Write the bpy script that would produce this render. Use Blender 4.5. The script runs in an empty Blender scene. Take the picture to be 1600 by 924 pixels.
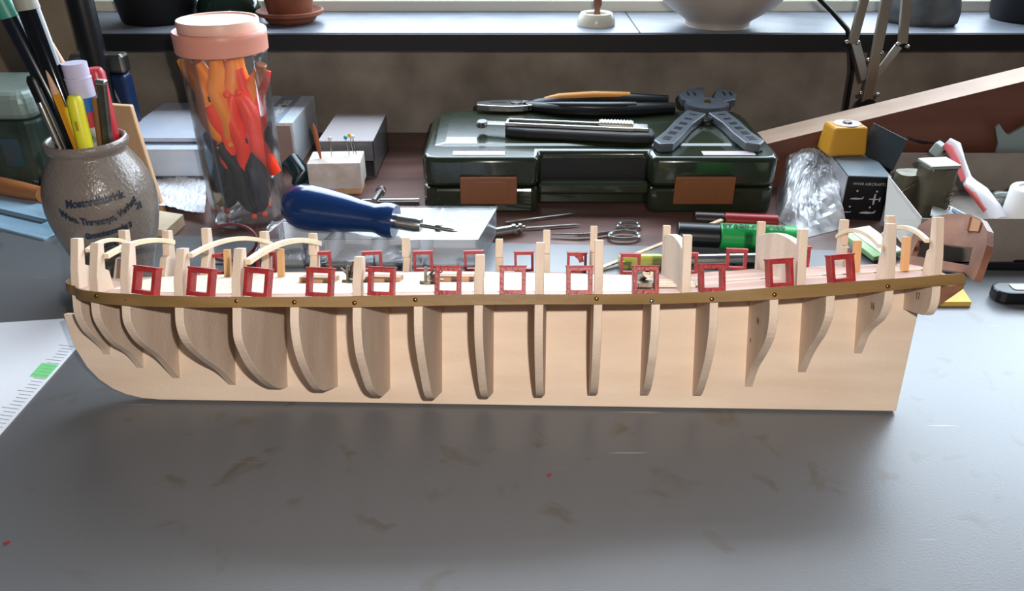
import bpy, math, random
from mathutils import Vector, Matrix
random.seed(7)
# ------------------------------------------------------------------ camera, light, exposure
F = 1250.0; TH = math.radians(29); CH = 0.27
S = bpy.context.scene; COL = S.collection
cam = bpy.data.cameras.new('camera'); cam.sensor_width = 36; cam.lens = F/1600*36; cam.clip_start = .01; cam.clip_end = 60
co = bpy.data.objects.new('camera', cam); COL.objects.link(co); co.location = (0, 0, CH); co.rotation_euler = (math.pi/2-TH, 0, 0)
S.camera = co
S.view_settings.view_transform = 'Standard'; S.view_settings.look = 'None'; S.view_settings.gamma = 1; S.view_settings.use_curve_mapping = False
S.view_settings.exposure = 0.0
w = bpy.data.worlds.new('world'); S.world = w; w.use_nodes = True
w.node_tree.nodes['Background'].inputs[0].default_value = (.80, .84, 1.0, 1); w.node_tree.nodes['Background'].inputs[1].default_value = .10
def light(name, kind, loc, power, color, rot=(0,0,0), **kw):
    l = bpy.data.lights.new(name, kind); l.energy = power; l.color = color
    for k, v in kw.items(): setattr(l, k, v)
    o = bpy.data.objects.new(name, l); COL.objects.link(o); o.location = loc; o.rotation_euler = rot; return o
# daylight coming in through the window above the sill
light('window_daylight', 'AREA', (.62, .966, .448), 46, (.74, .87, 1.0), (math.radians(-84), 0, 0), shape='RECTANGLE', size=2.1, size_y=.64)
# the camera's own flash, a little right of and above the lens
light('camera_flash', 'POINT', (.028, -.005, .305), 7.4, (1, .94, .88), shadow_soft_size=.004)

# ------------------------------------------------------------------ pixel <-> place
CR = Vector((1,0,0)); CF = Vector((0, math.cos(TH), -math.sin(TH))); CU = Vector((0, math.sin(TH), math.cos(TH))); CC = Vector((0,0,CH))
def ray(px, py): return (px-800)/F*CR-(py-462)/F*CU+CF
def G(px, py, z=0.0):
    d = ray(px, py); return CC+d*((z-CH)/d.z)
def V(px, py, y):
    d = ray(px, py); return CC+d*(y/d.y)
def sc(p): return (Vector(p)-CC).dot(CF)/F          # metres per pixel at a point
SA = G(245, 625); SB = G(1397, 643); SX = (SB-SA).normalized(); SO = G(800, 633.7)
HEEL = math.radians(21); SN = Vector((-SX.y, SX.x, 0))
SY = SN*math.cos(HEEL)-Vector((0,0,1))*math.sin(HEEL); SZ = SN*math.sin(HEEL)+Vector((0,0,1))*math.cos(HEEL)
SK = .05
def on_plane(px, py, p0, n):
    d = ray(px, py); return CC+d*((p0-CC).dot(n)/d.dot(n))
def sloc(px, py, y=0.0):                            # ship coordinates on the plane at breadth y
    q = on_plane(px, py, SO+SY*y, SY)-SO; return q.dot(SX), q.dot(SY), q.dot(SZ)
def spr(x, y, z):
    q = SO+SX*x+SY*y+SZ*z-CC; d = q.dot(CF); return 800+F*q.dot(CR)/d, 462-F*q.dot(CU)/d
def zrow(x, y, row):                                # height in ship coordinates that shows at a picture row
    z0, z1 = 0.0, .2
    for _ in range(30):
        m = (z0+z1)/2
        if spr(x, y, m)[1] > row: z0 = m
        else: z1 = m
    return z0

# ------------------------------------------------------------------ materials
def srgb(c):
    if isinstance(c, str): c = [int(c[i:i+2], 16)/255 for i in (0,2,4)]
    return tuple((v/12.92 if v <= .04045 else ((v+.055)/1.055)**2.4) for v in c)+(1,)
MATS = {}
def film(name, tint='ffffff', haze=0.0, rough=.05, ior=1.45, gain=1.0, noise=0):
    if name in MATS: return MATS[name]
    m = bpy.data.materials.new(name); m.use_nodes = True; nt = m.node_tree; nt.nodes.clear(); N = nt.nodes.new; L = nt.links.new
    out = N('ShaderNodeOutputMaterial'); tr = N('ShaderNodeBsdfTransparent'); tr.inputs[0].default_value = srgb(tint)
    df = N('ShaderNodeBsdfDiffuse'); df.inputs[0].default_value = srgb('eef1f6'); gl = N('ShaderNodeBsdfGlossy'); gl.inputs['Roughness'].default_value = rough
    fr = N('ShaderNodeFresnel'); fr.inputs[0].default_value = ior; mu = N('ShaderNodeMath'); mu.operation = 'MULTIPLY'; mu.inputs[1].default_value = gain; mu.use_clamp = True; L(fr.outputs[0], mu.inputs[0])
    m1 = N('ShaderNodeMixShader'); m1.inputs[0].default_value = haze; L(tr.outputs[0], m1.inputs[1]); L(df.outputs[0], m1.inputs[2])
    if noise:
        tc = N('ShaderNodeTexCoord'); nz = N('ShaderNodeTexNoise'); nz.inputs['Scale'].default_value = noise; L(tc.outputs['Object'], nz.inputs['Vector'])
        mr = N('ShaderNodeMapRange'); mr.inputs[1].default_value = .35; mr.inputs[2].default_value = .65; mr.inputs[3].default_value = haze*.35; mr.inputs[4].default_value = min(1, haze*1.5); L(nz.outputs[0], mr.inputs[0]); L(mr.outputs[0], m1.inputs[0])
    m2 = N('ShaderNodeMixShader'); L(mu.outputs[0], m2.inputs[0]); L(m1.outputs[0], m2.inputs[1]); L(gl.outputs[0], m2.inputs[2]); L(m2.outputs[0], out.inputs[0])
    MATS[name] = m; return m
def mat(name, col, rough=.5, metal=0, noise=0, nscale=40, col2=None, bump=0, bscale=200, trans=0, ior=1.45, coat=0, alpha=1, grain=None, spec=.5):
    if name in MATS: return MATS[name]
    m = bpy.data.materials.new(name); m.use_nodes = True; nt = m.node_tree; b = nt.nodes['Principled BSDF']
    b.inputs['Base Color'].default_value = srgb(col); b.inputs['Roughness'].default_value = rough; b.inputs['Metallic'].default_value = metal
    b.inputs['Transmission Weight'].default_value = trans; b.inputs['IOR'].default_value = ior; b.inputs['Coat Weight'].default_value = coat
    b.inputs['Alpha'].default_value = alpha; b.inputs['Specular IOR Level'].default_value = spec
    tc = nt.nodes.new('ShaderNodeTexCoord')
    if noise or col2:
        mp = nt.nodes.new('ShaderNodeMapping'); nt.links.new(tc.outputs['Object'], mp.inputs[0])
        if grain: mp.inputs['Scale'].default_value = grain
        n = nt.nodes.new('ShaderNodeTexNoise'); n.inputs['Scale'].default_value = nscale; n.inputs['Detail'].default_value = 6
        nt.links.new(mp.outputs[0], n.inputs['Vector'])
        r = nt.nodes.new('ShaderNodeValToRGB'); r.color_ramp.elements[0].position = .35; r.color_ramp.elements[1].position = .68
        r.color_ramp.elements[0].color = srgb(col); r.color_ramp.elements[1].color = srgb(col2 or col)
        nt.links.new(n.outputs[0], r.inputs[0]); nt.links.new(r.outputs[0], b.inputs['Base Color'])
    if bump:
        n2 = nt.nodes.new('ShaderNodeTexNoise'); n2.inputs['Scale'].default_value = bscale; nt.links.new(tc.outputs['Object'], n2.inputs['Vector'])
        bp = nt.nodes.new('ShaderNodeBump'); bp.inputs['Strength'].default_value = bump; bp.inputs['Distance'].default_value = .001
        nt.links.new(n2.outputs[0], bp.inputs['Height']); nt.links.new(bp.outputs[0], b.inputs['Normal'])
    MATS[name] = m; return m
GX = (.12, 1, 1)
m_keel = mat('plywood_keel', 'dcc3aa', .55, col2='e6d0b9', noise=1, nscale=60, grain=(.25,2,1.6), bump=.15, bscale=400)
m_ply = mat('plywood_frame', 'ccb5a0', .6, col2='dcc7b2', noise=1, nscale=90, grain=(1,.6,.25), bump=.2, bscale=500)
m_post = mat('plywood_edge', 'd4b294', .6, col2='e6cdb0', noise=1, nscale=120, grain=(1,.5,.2))
m_beam = mat('lime_wood_beam', 'd6c4a4', .55, col2='e0d1b4', noise=1, nscale=80)
m_pillar = mat('pear_wood_pillar', 'c99868', .5, col2='d8aa78', noise=1, nscale=90, grain=(1,1,.2))
m_wale = mat('walnut_strip', '7c5f34', .42, col2='92744a', noise=1, nscale=70, grain=(.15,1,2), bump=.1, bscale=300)
m_plank = mat('deck_cream', 'cdbda6', .6, col2='d9ccb8', noise=1, nscale=90, grain=(.1,2,1))
m_deckred = mat('deck_rosy', 'a57a67', .6, col2='c19d8a', noise=1, nscale=45, grain=(.15,1.8,1))
m_red = mat('red_paint', '8e2428', .42, col2='a8332f', noise=1, nscale=200, bump=.3, bscale=700)
m_walnut = mat('walnut_dark', '6e4632', .5, col2='8f634b', noise=1, nscale=70, grain=(1,.25,1), bump=.15, bscale=300)
m_steel = mat('steel', 'b5b5b0', .25, 1); m_dsteel = mat('dark_steel', '6c6a66', .35, 1, col2='8b8983', noise=1, nscale=60)
m_brass = mat('aged_brass', '8c6a3c', .35, 1)
m_black = mat('black_plastic', '101113', .35); m_blackm = mat('black_rubber', '17181a', .6)
m_white = mat('white_plastic', 'e6e4e2', .35); m_cast = mat('cast_metal', '6a6054', .4, .8, col2='8d8373', noise=1, nscale=300)
m_clear = mat('clear_plastic', 'f4f7fa', .06, trans=1, ior=1.25)
m_film = film('clear_film', haze=.16, rough=.2, gain=1.5, noise=60)

# ------------------------------------------------------------------ mesh helpers
class MB:
    def __init__(s, M=None): s.v = []; s.f = []; s.M = M or Matrix.Identity(4)
    def add(s, vs, fs, M=None):
        k = len(s.v); T = s.M @ M if M is not None else s.M
        s.v += [tuple(T @ Vector(p)) for p in vs]; s.f += [tuple(i+k for i in f) for f in fs]; return s
    def box(s, c, d, M=None, taper=1.0):
        x, y, z = c; a, b, h = d[0]/2, d[1]/2, d[2]/2
        vs = [(x+i*a*(taper if k > 0 else 1), y+j*b*(taper if k > 0 else 1), z+k*h) for i in (-1,1) for j in (-1,1) for k in (-1,1)]
        return s.add(vs, [(0,1,3,2),(4,6,7,5),(0,4,5,1),(2,3,7,6),(0,2,6,4),(1,5,7,3)], M)
    def rbox(s, c, d, r, M=None, n=4):                # box with rounded vertical corners
        a, b = d[0]/2-r, d[1]/2-r; pts = []
        for (sx, sy, a0) in ((1,1,0),(-1,1,90),(-1,-1,180),(1,-1,270)):
            for k in range(n+1):
                t = math.radians(a0+90*k/n); pts.append((sx*a+r*math.cos(t), sy*b+r*math.sin(t)))
        return s.prism([(c[0]+p[0], c[1]+p[1]) for p in pts], c[2]-d[2]/2, c[2]+d[2]/2, M)
    def prism(s, pts, z0, z1, M=None):
        n = len(pts); vs = [(p[0], p[1], z0) for p in pts]+[(p[0], p[1], z1) for p in pts]
        return s.add(vs, [tuple(range(n-1,-1,-1)), tuple(range(n, 2*n))]+[(i, (i+1) % n, (i+1) % n+n, i+n) for i in range(n)], M)
    def slab(s, A, B):                                # two matching closed outlines
        n = len(A); return s.add(list(A)+list(B), [tuple(range(n-1,-1,-1)), tuple(range(n, 2*n))]+[(i, (i+1) % n, (i+1) % n+n, i+n) for i in range(n)])
    def lathe(s, prof, M=None, n=32, sx=1, sy=1):
        vs = []; fs = []
        for r, z in prof:
            for k in range(n):
                a = 2*math.pi*k/n; vs.append((r*math.cos(a)*sx, r*math.sin(a)*sy, z))
        for i in range(len(prof)-1):
            for k in range(n): fs.append((i*n+k, i*n+(k+1) % n, (i+1)*n+(k+1) % n, (i+1)*n+k))
        if prof[0][0] > 1e-6: fs.append(tuple(range(n-1,-1,-1)))
        if prof[-1][0] > 1e-6: fs.append(tuple((len(prof)-1)*n+k for k in range(n)))
        return s.add(vs, fs, M)
    def tube(s, pts, r, n=10, flat=1.0, up=Vector((0,0,1))):
        pts = [Vector(p) for p in pts]; rs = r if isinstance(r, (list, tuple)) else [r]*len(pts); vs = []; fs = []
        for i, p in enumerate(pts):
            t = (pts[min(i+1, len(pts)-1)]-pts[max(i-1, 0)]).normalized(); u = up if abs(t.dot(up)) < .95 else Vector((0,1,0))
            a = t.cross(u).normalized(); b = a.cross(t).normalized()
            for k in range(n):
                th = 2*math.pi*(k+.5)/n; vs.append(tuple(p+(a*math.cos(th)+b*math.sin(th)*flat)*rs[i]))
        for i in range(len(pts)-1):
            for k in range(n): fs.append((i*n+k, i*n+(k+1) % n, (i+1)*n+(k+1) % n, (i+1)*n+k))
        fs.append(tuple(range(n-1,-1,-1))); fs.append(tuple((len(pts)-1)*n+k for k in range(n)))
        return s.add(vs, fs)
    def ball(s, c, r, n=12, sq=(1,1,1)):
        prof = [(max(1e-7, math.cos(t)), math.sin(t)) for t in [math.radians(-90+180*i/n) for i in range(n+1)]]
        return s.lathe([(a*r, b*r) for a, b in prof], Matrix.Translation(c) @ Matrix.Diagonal((sq[0], sq[1], sq[2], 1)), 2*n)
    def build(s, name, m, parent=None, smooth=False, bevel=0, seg=2, sub=0):
        me = bpy.data.meshes.new(name); me.from_pydata(s.v, [], s.f); me.validate(); me.materials.append(m)
        import bmesh
        bm = bmesh.new(); bm.from_mesh(me); bmesh.ops.recalc_face_normals(bm, faces=bm.faces); bm.to_mesh(me); bm.free()
        o = bpy.data.objects.new(name, me); COL.objects.link(o)
        if parent: o.parent = parent
        if smooth:
            for p in me.polygons: p.use_smooth = True
            if hasattr(me, 'set_sharp_from_angle'): me.set_sharp_from_angle(angle=math.radians(38))
        if bevel:
            b = o.modifiers.new('bevel', 'BEVEL'); b.width = bevel; b.segments = seg; b.limit_method = 'ANGLE'; b.angle_limit = math.radians(40)
        if sub:
            b = o.modifiers.new('sub', 'SUBSURF'); b.levels = sub; b.render_levels = sub
        return o
def tag(o, label, cat, group=None):
    o['label'] = label; o['category'] = cat
    if group: o['group'] = group
    return o
def structure(o): o['kind'] = 'structure'; return o
def thing(name, label, cat, M=None, group=None):
    o = bpy.data.objects.new(name, None); COL.objects.link(o); o.empty_display_size = .01
    o.matrix_world = M or Matrix.Identity(4); return tag(o, label, cat, group)
def at(p, rz=0, rx=0, ry=0):
    return Matrix.Translation(Vector(p)) @ Matrix.Rotation(rz, 4, 'Z') @ Matrix.Rotation(rx, 4, 'X') @ Matrix.Rotation(ry, 4, 'Y')
def axis(p, q, up=(0,0,1)):                        # frame at p, X towards q, Z near up
    x = (Vector(q)-Vector(p)).normalized(); y = Vector(up).cross(x).normalized(); z = x.cross(y)
    M = Matrix((x, y, z)).transposed().to_4x4(); M.translation = Vector(p); return M
def zaxis(p, q):                                   # frame at p, Z towards q
    z = (Vector(q)-Vector(p)).normalized(); x = Vector((1,0,0)); y = z.cross(x).normalized(); x = y.cross(z)
    M = Matrix((x, y, z)).transposed().to_4x4(); M.translation = Vector(p); return M
def ry90(): return Matrix.Rotation(math.pi/2, 4, 'Y')   # lathe axis Z -> X
def text(name, s, size, m, parent, M, depth=.0001, wrap=None, xscale=1, bold=0):
    c = bpy.data.curves.new(name, 'FONT'); c.body = s; c.size = size; c.align_x = 'CENTER'; c.align_y = 'CENTER'; c.extrude = depth; c.offset = bold
    t = bpy.data.objects.new(name, c); COL.objects.link(t); bpy.context.view_layer.update()
    me = bpy.data.meshes.new_from_object(t.evaluated_get(bpy.context.evaluated_depsgraph_get())); bpy.data.objects.remove(t); bpy.data.curves.remove(c)
    for v in me.vertices:
        p = Vector((v.co.x*xscale, v.co.y, v.co.z)); v.co = wrap(p) if wrap else M @ p
    me.materials.clear(); me.materials.append(m); o = bpy.data.objects.new(name, me); COL.objects.link(o); o.parent = parent; return o

# ------------------------------------------------------------------ setting
def mat_work():
    m = bpy.data.materials.new('grey_board'); m.use_nodes = True; nt = m.node_tree; b = nt.nodes['Principled BSDF']; L = nt.links.new
    tc = nt.nodes.new('ShaderNodeTexCoord')
    n = nt.nodes.new('ShaderNodeTexNoise'); n.inputs['Scale'].default_value = 9; n.inputs['Detail'].default_value = 8; L(tc.outputs['Object'], n.inputs['Vector'])
    r = nt.nodes.new('ShaderNodeValToRGB'); r.color_ramp.elements[0].color = srgb('646567'); r.color_ramp.elements[1].color = srgb('6c6d6f'); L(n.outputs[0], r.inputs[0])
    # brown smudges
    n2 = nt.nodes.new('ShaderNodeTexNoise'); n2.inputs['Scale'].default_value = 42; n2.inputs['Detail'].default_value = 7; n2.inputs['Distortion'].default_value = .6; L(tc.outputs['Object'], n2.inputs['Vector'])
    r2 = nt.nodes.new('ShaderNodeValToRGB'); r2.color_ramp.elements[0].position = .60; r2.color_ramp.elements[1].position = .74; L(n2.outputs[0], r2.inputs[0])
    mx = nt.nodes.new('ShaderNodeMix'); mx.data_type = 'RGBA'; mx.inputs['B'].default_value = srgb('5c564c'); L(r.outputs[0], mx.inputs['A']); L(r2.outputs[0], mx.inputs['Factor'])
    # pale scratches
    mp = nt.nodes.new('ShaderNodeMapping'); mp.inputs['Rotation'].default_value = (0, 0, .5); mp.inputs['Scale'].default_value = (12, 260, 1); L(tc.outputs['Object'], mp.inputs[0])
    n3 = nt.nodes.new('ShaderNodeTexNoise'); n3.inputs['Scale'].default_value = 1; n3.inputs['Detail'].default_value = 2; L(mp.outputs[0], n3.inputs['Vector'])
    r3 = nt.nodes.new('ShaderNodeValToRGB'); r3.color_ramp.elements[0].position = .72; r3.color_ramp.elements[1].position = .75; r3.color_ramp.elements[1].color = (.5,.5,.5,1); L(n3.outputs[0], r3.inputs[0])
    mx2 = nt.nodes.new('ShaderNodeMix'); mx2.data_type = 'RGBA'; mx2.inputs['B'].default_value = srgb('b9b6ae'); L(mx.outputs['Result'], mx2.inputs['A']); L(r3.outputs[0], mx2.inputs['Factor'])
    L(mx2.outputs['Result'], b.inputs['Base Color']); b.inputs['Roughness'].default_value = .34; b.inputs['Specular IOR Level'].default_value = .55
    n4 = nt.nodes.new('ShaderNodeTexNoise'); n4.inputs['Scale'].default_value = 900; L(tc.outputs['Object'], n4.inputs['Vector'])
    bp = nt.nodes.new('ShaderNodeBump'); bp.inputs['Strength'].default_value = .12; bp.inputs['Distance'].default_value = .0005; L(n4.outputs[0], bp.inputs['Height']); L(bp.outputs[0], b.inputs['Normal'])
    return m
m_table = mat('varnished_table', '5a413a', .40, col2='75564e', noise=1, nscale=14, grain=(.6,3,1), bump=.1, bscale=90)
m_wall = mat('cement_wall', '756d60', .9, col2='9a9184', noise=1, nscale=16, bump=.5, bscale=60)
m_slate = mat('slate_sill', '6a6f78', .45, col2='7c828c', noise=1, nscale=30, bump=.15, bscale=200)
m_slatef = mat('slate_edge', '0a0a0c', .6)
m_frame = mat('cream_window_paint', 'd4d0c0', .4)
T0 = -.004
o = MB().box((.25, .42, T0-.02), (2.6, .90, .04)).build('table_top', m_table); tag(o, 'dark reddish brown varnished table top under the grey board', 'table')
a = G(-60, 361); b = G(1600, 397); d = (b-a).normalized(); pr_ = Vector((d.y, -d.x, 0))
q0 = a-d*.2; q1 = a+d*1.35
o = MB().prism([tuple(q0.xy), tuple(q1.xy), tuple((q1+pr_*.75).xy), tuple((q0+pr_*.75).xy)][::-1], T0, 0).build('work_board', mat_work(), bevel=.0008)
tag(o, 'large scratched grey work board covering the front of the table', 'board')
structure(MB().box((.25, .3, -.765), (3.4, 2.4, .03)).build('floor', mat('wooden_floor', '5a4634', .5, col2='6b5541', noise=1, nscale=6, grain=(.3,3,1))))
structure(MB().box((.25, .885, -.4605), (3.4, .03, 1.12)).build('wall_back', m_wall))
so = MB().box((.25, .9, .1035), (2.6, .145, .017)).build('trim_1', m_slate, bevel=.0015); structure(so)
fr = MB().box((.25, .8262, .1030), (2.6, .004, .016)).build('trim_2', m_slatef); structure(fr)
wx = V(1000, 50, .8275).x
structure(MB().box((wx, .9, .1123), (.0012, .142, .0006)).build('trim_3', m_slatef))
wf = MB(); wf.box((.25, .962, .118), (2.6, .03, .012)); wf.box((.25, .972, .127), (2.6, .03, .008)); wf.box((.25, .985, .133), (2.6, .03, .012))
for x in (-.75, .35, 1.35): wf.box((x, .985, .65), (.05, .03, 1.0))
wf.box((.25, .985, 1.13), (2.6, .03, .05)); wo = structure(wf.build('window_1', m_frame, bevel=.001))
structure(MB().box((.25, .985, .64), (2.5, .004, .96)).build('glass_pane', film('window_glass', rough=.0), wo))

# ------------------------------------------------------------------ the ship model
SM = Matrix((SX, SY, SZ)).transposed().to_4x4(); SM.translation = SO+Vector((0,0,.0008))
ship = thing('model_ship', 'unfinished wooden model ship hull with open ribs, red gun port frames and bare deck', 'model ship', SM)
T = .0042                                          # plywood thickness
kp = [(-.2488,.048)]+[(-.2446,.0306),(-.2374,.0179),(-.2310,.0110),(-.2236,.0058),(-.2165,.0028),(-.2080,.0008),(-.1980,0)]+[(.2110,0),(.2190,.0577),(.2225,.072),(-.222,.0605),(-.238,.048)]
k = MB(); k.slab([(x, -T/2, z) for x, z in kp], [(x, T/2, z) for x, z in kp]); k.build('keel_board', m_keel, ship, bevel=.0003)
PR = {1:[(-26.4,60.1),(-25.3,50.8),(-19.4,42.0),(-11.4,35.2),(-3.9,28.3),(0,20.9)],
2:[(-40.6,60.4),(-39.5,52.4),(-33.9,44.4),(-25.9,36.8),(-11.9,28.1),(-2.9,19.1),(0,14.1)],
3:[(-48.4,60.0),(-47.9,52.2),(-42.5,44.4),(-34.9,37.9),(-20.2,28.6),(-8.7,18.5),(0,10.6)],
4:[(-58.2,61.9),(-58.0,52.6),(-52.2,42.9),(-36.6,31.7),(-17.1,20.5),(-3.2,10.0),(0,6.9)],
5:[(-61.0,61.8),(-61.5,49.9),(-58.3,42.6),(-47.5,30.6),(-33.3,20.2),(-20.3,13.0),(-10,9.6),(0,8.4)],
6:[(-62.4,62.4),(-62.8,53.3),(-58.7,41.2),(-49.7,29.6),(-36.9,18.5),(-27.7,13.6),(-17.7,11.5),(0,8.9)],
7:[(-60.5,63.3),(-61.1,53.3),(-57.7,40.5),(-49.2,29.0),(-38.2,17.3),(-24.1,10.0),(-15.4,8.7),(0,8.2)],
8:[(-59.5,63.5),(-59.2,50.5),(-53.2,38.0),(-43.0,24.0),(-34.9,14.5),(-26.3,9.7),(-10.9,7.9),(0,6.8)],
13:[(-44,64.2),(-44.5,52.9),(-38.0,38.0),(-28.0,25.9),(-16.5,15.1),(-7,8.5),(0,8.0)],
14:[(-46.4,66.6),(-46.9,58.2),(-42.8,47.8),(-30.8,37.5),(-15.6,27.0),(-6.0,17.3),(0,9.6)],
15:[(-42.1,67.7),(-41.5,58.6),(-32.8,48.2),(-21.4,39.5),(-12.5,31.9),(-5.1,23.9),(0,19.3)],
16:[(-38.7,70.9),(-37.6,64.1),(-31.5,56.3),(-18.3,49.0),(-11.0,43.5),(-6.4,37.3),(0,29.5)],
17:[(-34.6,73.1),(-34.6,67.8),(-33.1,62.7),(-28.4,58.1),(-19.5,57.1),(0,56.8)]}
def resample(L, n=12):
    ds = [0]
    for p, q in zip(L, L[1:]): ds.append(ds[-1]+math.dist(p, q))
    out = []
    for i in range(n):
        t = ds[-1]*i/(n-1); j = max(k for k in range(len(ds)) if ds[k] <= t+1e-9); j = min(j, len(L)-2)
        u = (t-ds[j])/(ds[j+1]-ds[j]); out.append((L[j][0]*(1-u)+L[j+1][0]*u, L[j][1]*(1-u)+L[j+1][1]*u))
    return out
for n, wt in ((9, .12), (10, .25), (11, .45), (12, .75)):
    A, B_ = resample(PR[8]), resample(PR[13]); PR[n] = [(a[0]*(1-wt)+b[0]*wt, a[1]*(1-wt)+b[1]*wt) for a, b in zip(A, B_)]
FX = {1:-.2236,2:-.2053,3:-.1852,4:-.1538,5:-.1248,6:-.0967,7:-.0675,8:-.0386,9:-.0102,10:.0185,11:.0425,12:.0706,13:.0994,14:.1279,15:.1563,16:.1859,17:.2105}
# plate centre: left frames were measured on their right face, right frames on their left face
for n in FX: FX[n] += -T/2 if n <= 10 else T/2
BB = {n: -PR[n][0][0]/1000 for n in PR}
# sheer: rows of the strip's top and bottom edge
W = [(126,452,468),(153,457,474),(199,461,479),(281,465,482),(368,466,482),(460,466,481),(556,465,482),(651,463,480),(744,462,478),(834,462,477),(930,462,477),(1016,461,477),(1112,458,474),(1208,451,470),(1298,444,464),(1388,438,456),(1461,432,448)]
SH = [(-.2405, .010, .0695, .0655)]
for n, (px, r0, r1) in zip(range(1, 18), W):
    B = BB[n]+.001; x, y, z0 = sloc(px, r0, -B); z1 = sloc(px, r1, -B)[2]
    SH.append((FX[n]-B*SK, B, z0, z1))
xs, ys, z0s = sloc(1508, 428, -.032); SH.append((xs, .032, z0s, sloc(1508, 446, -.032)[2]))
def smooth_interp(tab, x, c):
    if x <= tab[0][0]: return tab[0][c]
    for p, q in zip(tab, tab[1:]):
        if x <= q[0]: u = (x-p[0])/(q[0]-p[0]); return p[c]*(1-u)+q[c]*u
    return tab[-1][c]
def sheer(x, c): return sum(smooth_interp(SH, x+d, c) for d in (-.012, -.006, 0, .006, .012))/5
def deckz(x): return sheer(x, 2)-.0018
NT = {1:375,2:382,3:382,4:391,5:391,7:404,9:401,10:382,11:378,16:352,17:342}
FT = {1:361,2:362,3:358,4:363,5:366,7:373,9:375,10:361,11:355,16:345,17:339}
PW = {1:.011,2:.011,3:.009,4:.006,5:.006,16:.011,17:.010}
for n in range(1, 18):
    x0 = FX[n]; Bn = BB[n]; prof = [(a/1000, b/1000) for a, b in PR[n]]; zd = deckz(x0-Bn*SK)-.0012; zf = deckz(x0)-.0012
    fine = []
    for i in range(len(prof)-1):
        q = [prof[max(i-1,0)], prof[i], prof[i+1], prof[min(i+2, len(prof)-1)]]
        for j in range(4):
            t = j/4; fine.append(tuple(.5*(2*q[1][c]+(q[2][c]-q[0][c])*t+(2*q[0][c]-5*q[1][c]+4*q[2][c]-q[3][c])*t*t+(3*q[1][c]-q[0][c]-3*q[2][c]+q[3][c])*t**3) for c in (0,1)))
    prof = fine+[prof[-1]]
    Lp = [(-Bn, zd)]+prof; pts = []
    pw = PW.get(n, .0045)
    near = []; far = []
    if n in NT:
        tb = .93; zt = zrow(x0-Bn*SK, -Bn*tb, NT[n]); zt2 = zrow(x0+Bn*SK, Bn*tb, FT[n]); st = .45
        near = [(-Bn*tb+.0048, zt), (-Bn*tb, zt), (-Bn, (zd*.6+zt*.4))]
        far = [(Bn, zd*.6+zt2*.4), (Bn*tb, zt2), (Bn*tb-.0048, zt2)]
        nin = [(-Bn+pw+.004, zd+.0005), (-Bn+pw, zd+(zt-zd)*st), (-Bn*tb+.0048, zd+(zt-zd)*(st+.04))]
        fin = [(Bn*tb-.0048, zd+(zt2-zd)*(st+.04)), (Bn-pw, zd+(zt2-zd)*st), (Bn-pw-.004, zd+.0005)]
        top = far+fin+[(0, zf)]+nin+near
    else: top = [(Bn, zd), (0, zf)]
    poly = Lp+[(-a, b) for a, b in prof[::-1]][1:]+[(Bn, zd)]*(n in NT)+top
    cl = []
    for p in poly:
        if not cl or math.dist(p, cl[-1]) > 1e-5: cl.append(p)
    if math.dist(cl[0], cl[-1]) < 1e-5: cl.pop()
    f = MB(); f.slab([(x0-T/2+y*math.sin(SK), y*math.cos(SK), z) for y, z in cl], [(x0+T/2+y*math.sin(SK), y*math.cos(SK), z) for y, z in cl])
    fo = f.build('hull_frame', m_ply, ship, bevel=.0003)
    if n in (14, 16, 17):
        pz = {14:(1187,501),16:(1353,478),17:(1436,465)}[n]; x, y, z = sloc(*pz, -.018)
        yn = -(.024 if n != 17 else .019); M = Matrix(((-math.sin(SK),0,-1,x0-T/2-.00012+yn*math.sin(SK)),(-math.cos(SK),0,0,yn),(0,1,0,z),(0,0,0,1)))
        text('number', str(n), .0052, mat('pencil_grey', '4a4038', .8), fo, M, .00005)
    if n == 14:
        M = Matrix(((-math.sin(SK),0,-1,x0-T/2-.00012-.010*math.sin(SK)),(-math.cos(SK),0,0,-.010),(0,1,0,.040),(0,0,0,1))); text('number', '4', .004, MATS['plywood_frame'] and mat('pencil_grey','4a4038',.8), fo, M, .00005)
# upper bulkheads that stand across the after deck
for (pn, pf, rn, rf, sn, sf, notch) in (((1071,459),(1038,437),370,354,391,371,False), ((1250,450),(1190,430),361,348,384,371,True)):
    xa, _, _ = sloc(pn[0], pn[1], -.044); x0 = xa+.044*SK; B = .045; zd = deckz(x0)-.0005
    zt = zrow(xa, -B, rn); zf = zrow(x0+B*SK, B, rf); a = zrow(xa, -B+.005, sn); b_ = zrow(x0+B*SK, B-.005, sf)
    pts = [(-B, zd), (B, zd), (B, zf), (B-.005, zf), (B-.005, b_)]
    for i in range(1, 12):
        y = (B-.005)*(1-i/6); zz = b_+(a-b_)*i/12+.0035*(1-(y/(B-.005))**2)
        if notch and i == 6: pts += [(y+.0008, zz), (y+.0008, zz-.006), (y-.0008, zz-.006), (y-.0008, zz)]
        else: pts.append((y, zz))
    pts += [(-B+.005, a), (-B+.005, zt), (-B, zt)]
    f = MB(); f.slab([(x0-T/2+y*math.sin(SK), y, z) for y, z in pts], [(x0+T/2+y*math.sin(SK), y, z) for y, z in pts]); f.build('deck_bulkhead', m_ply, ship, bevel=.0003)
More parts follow.
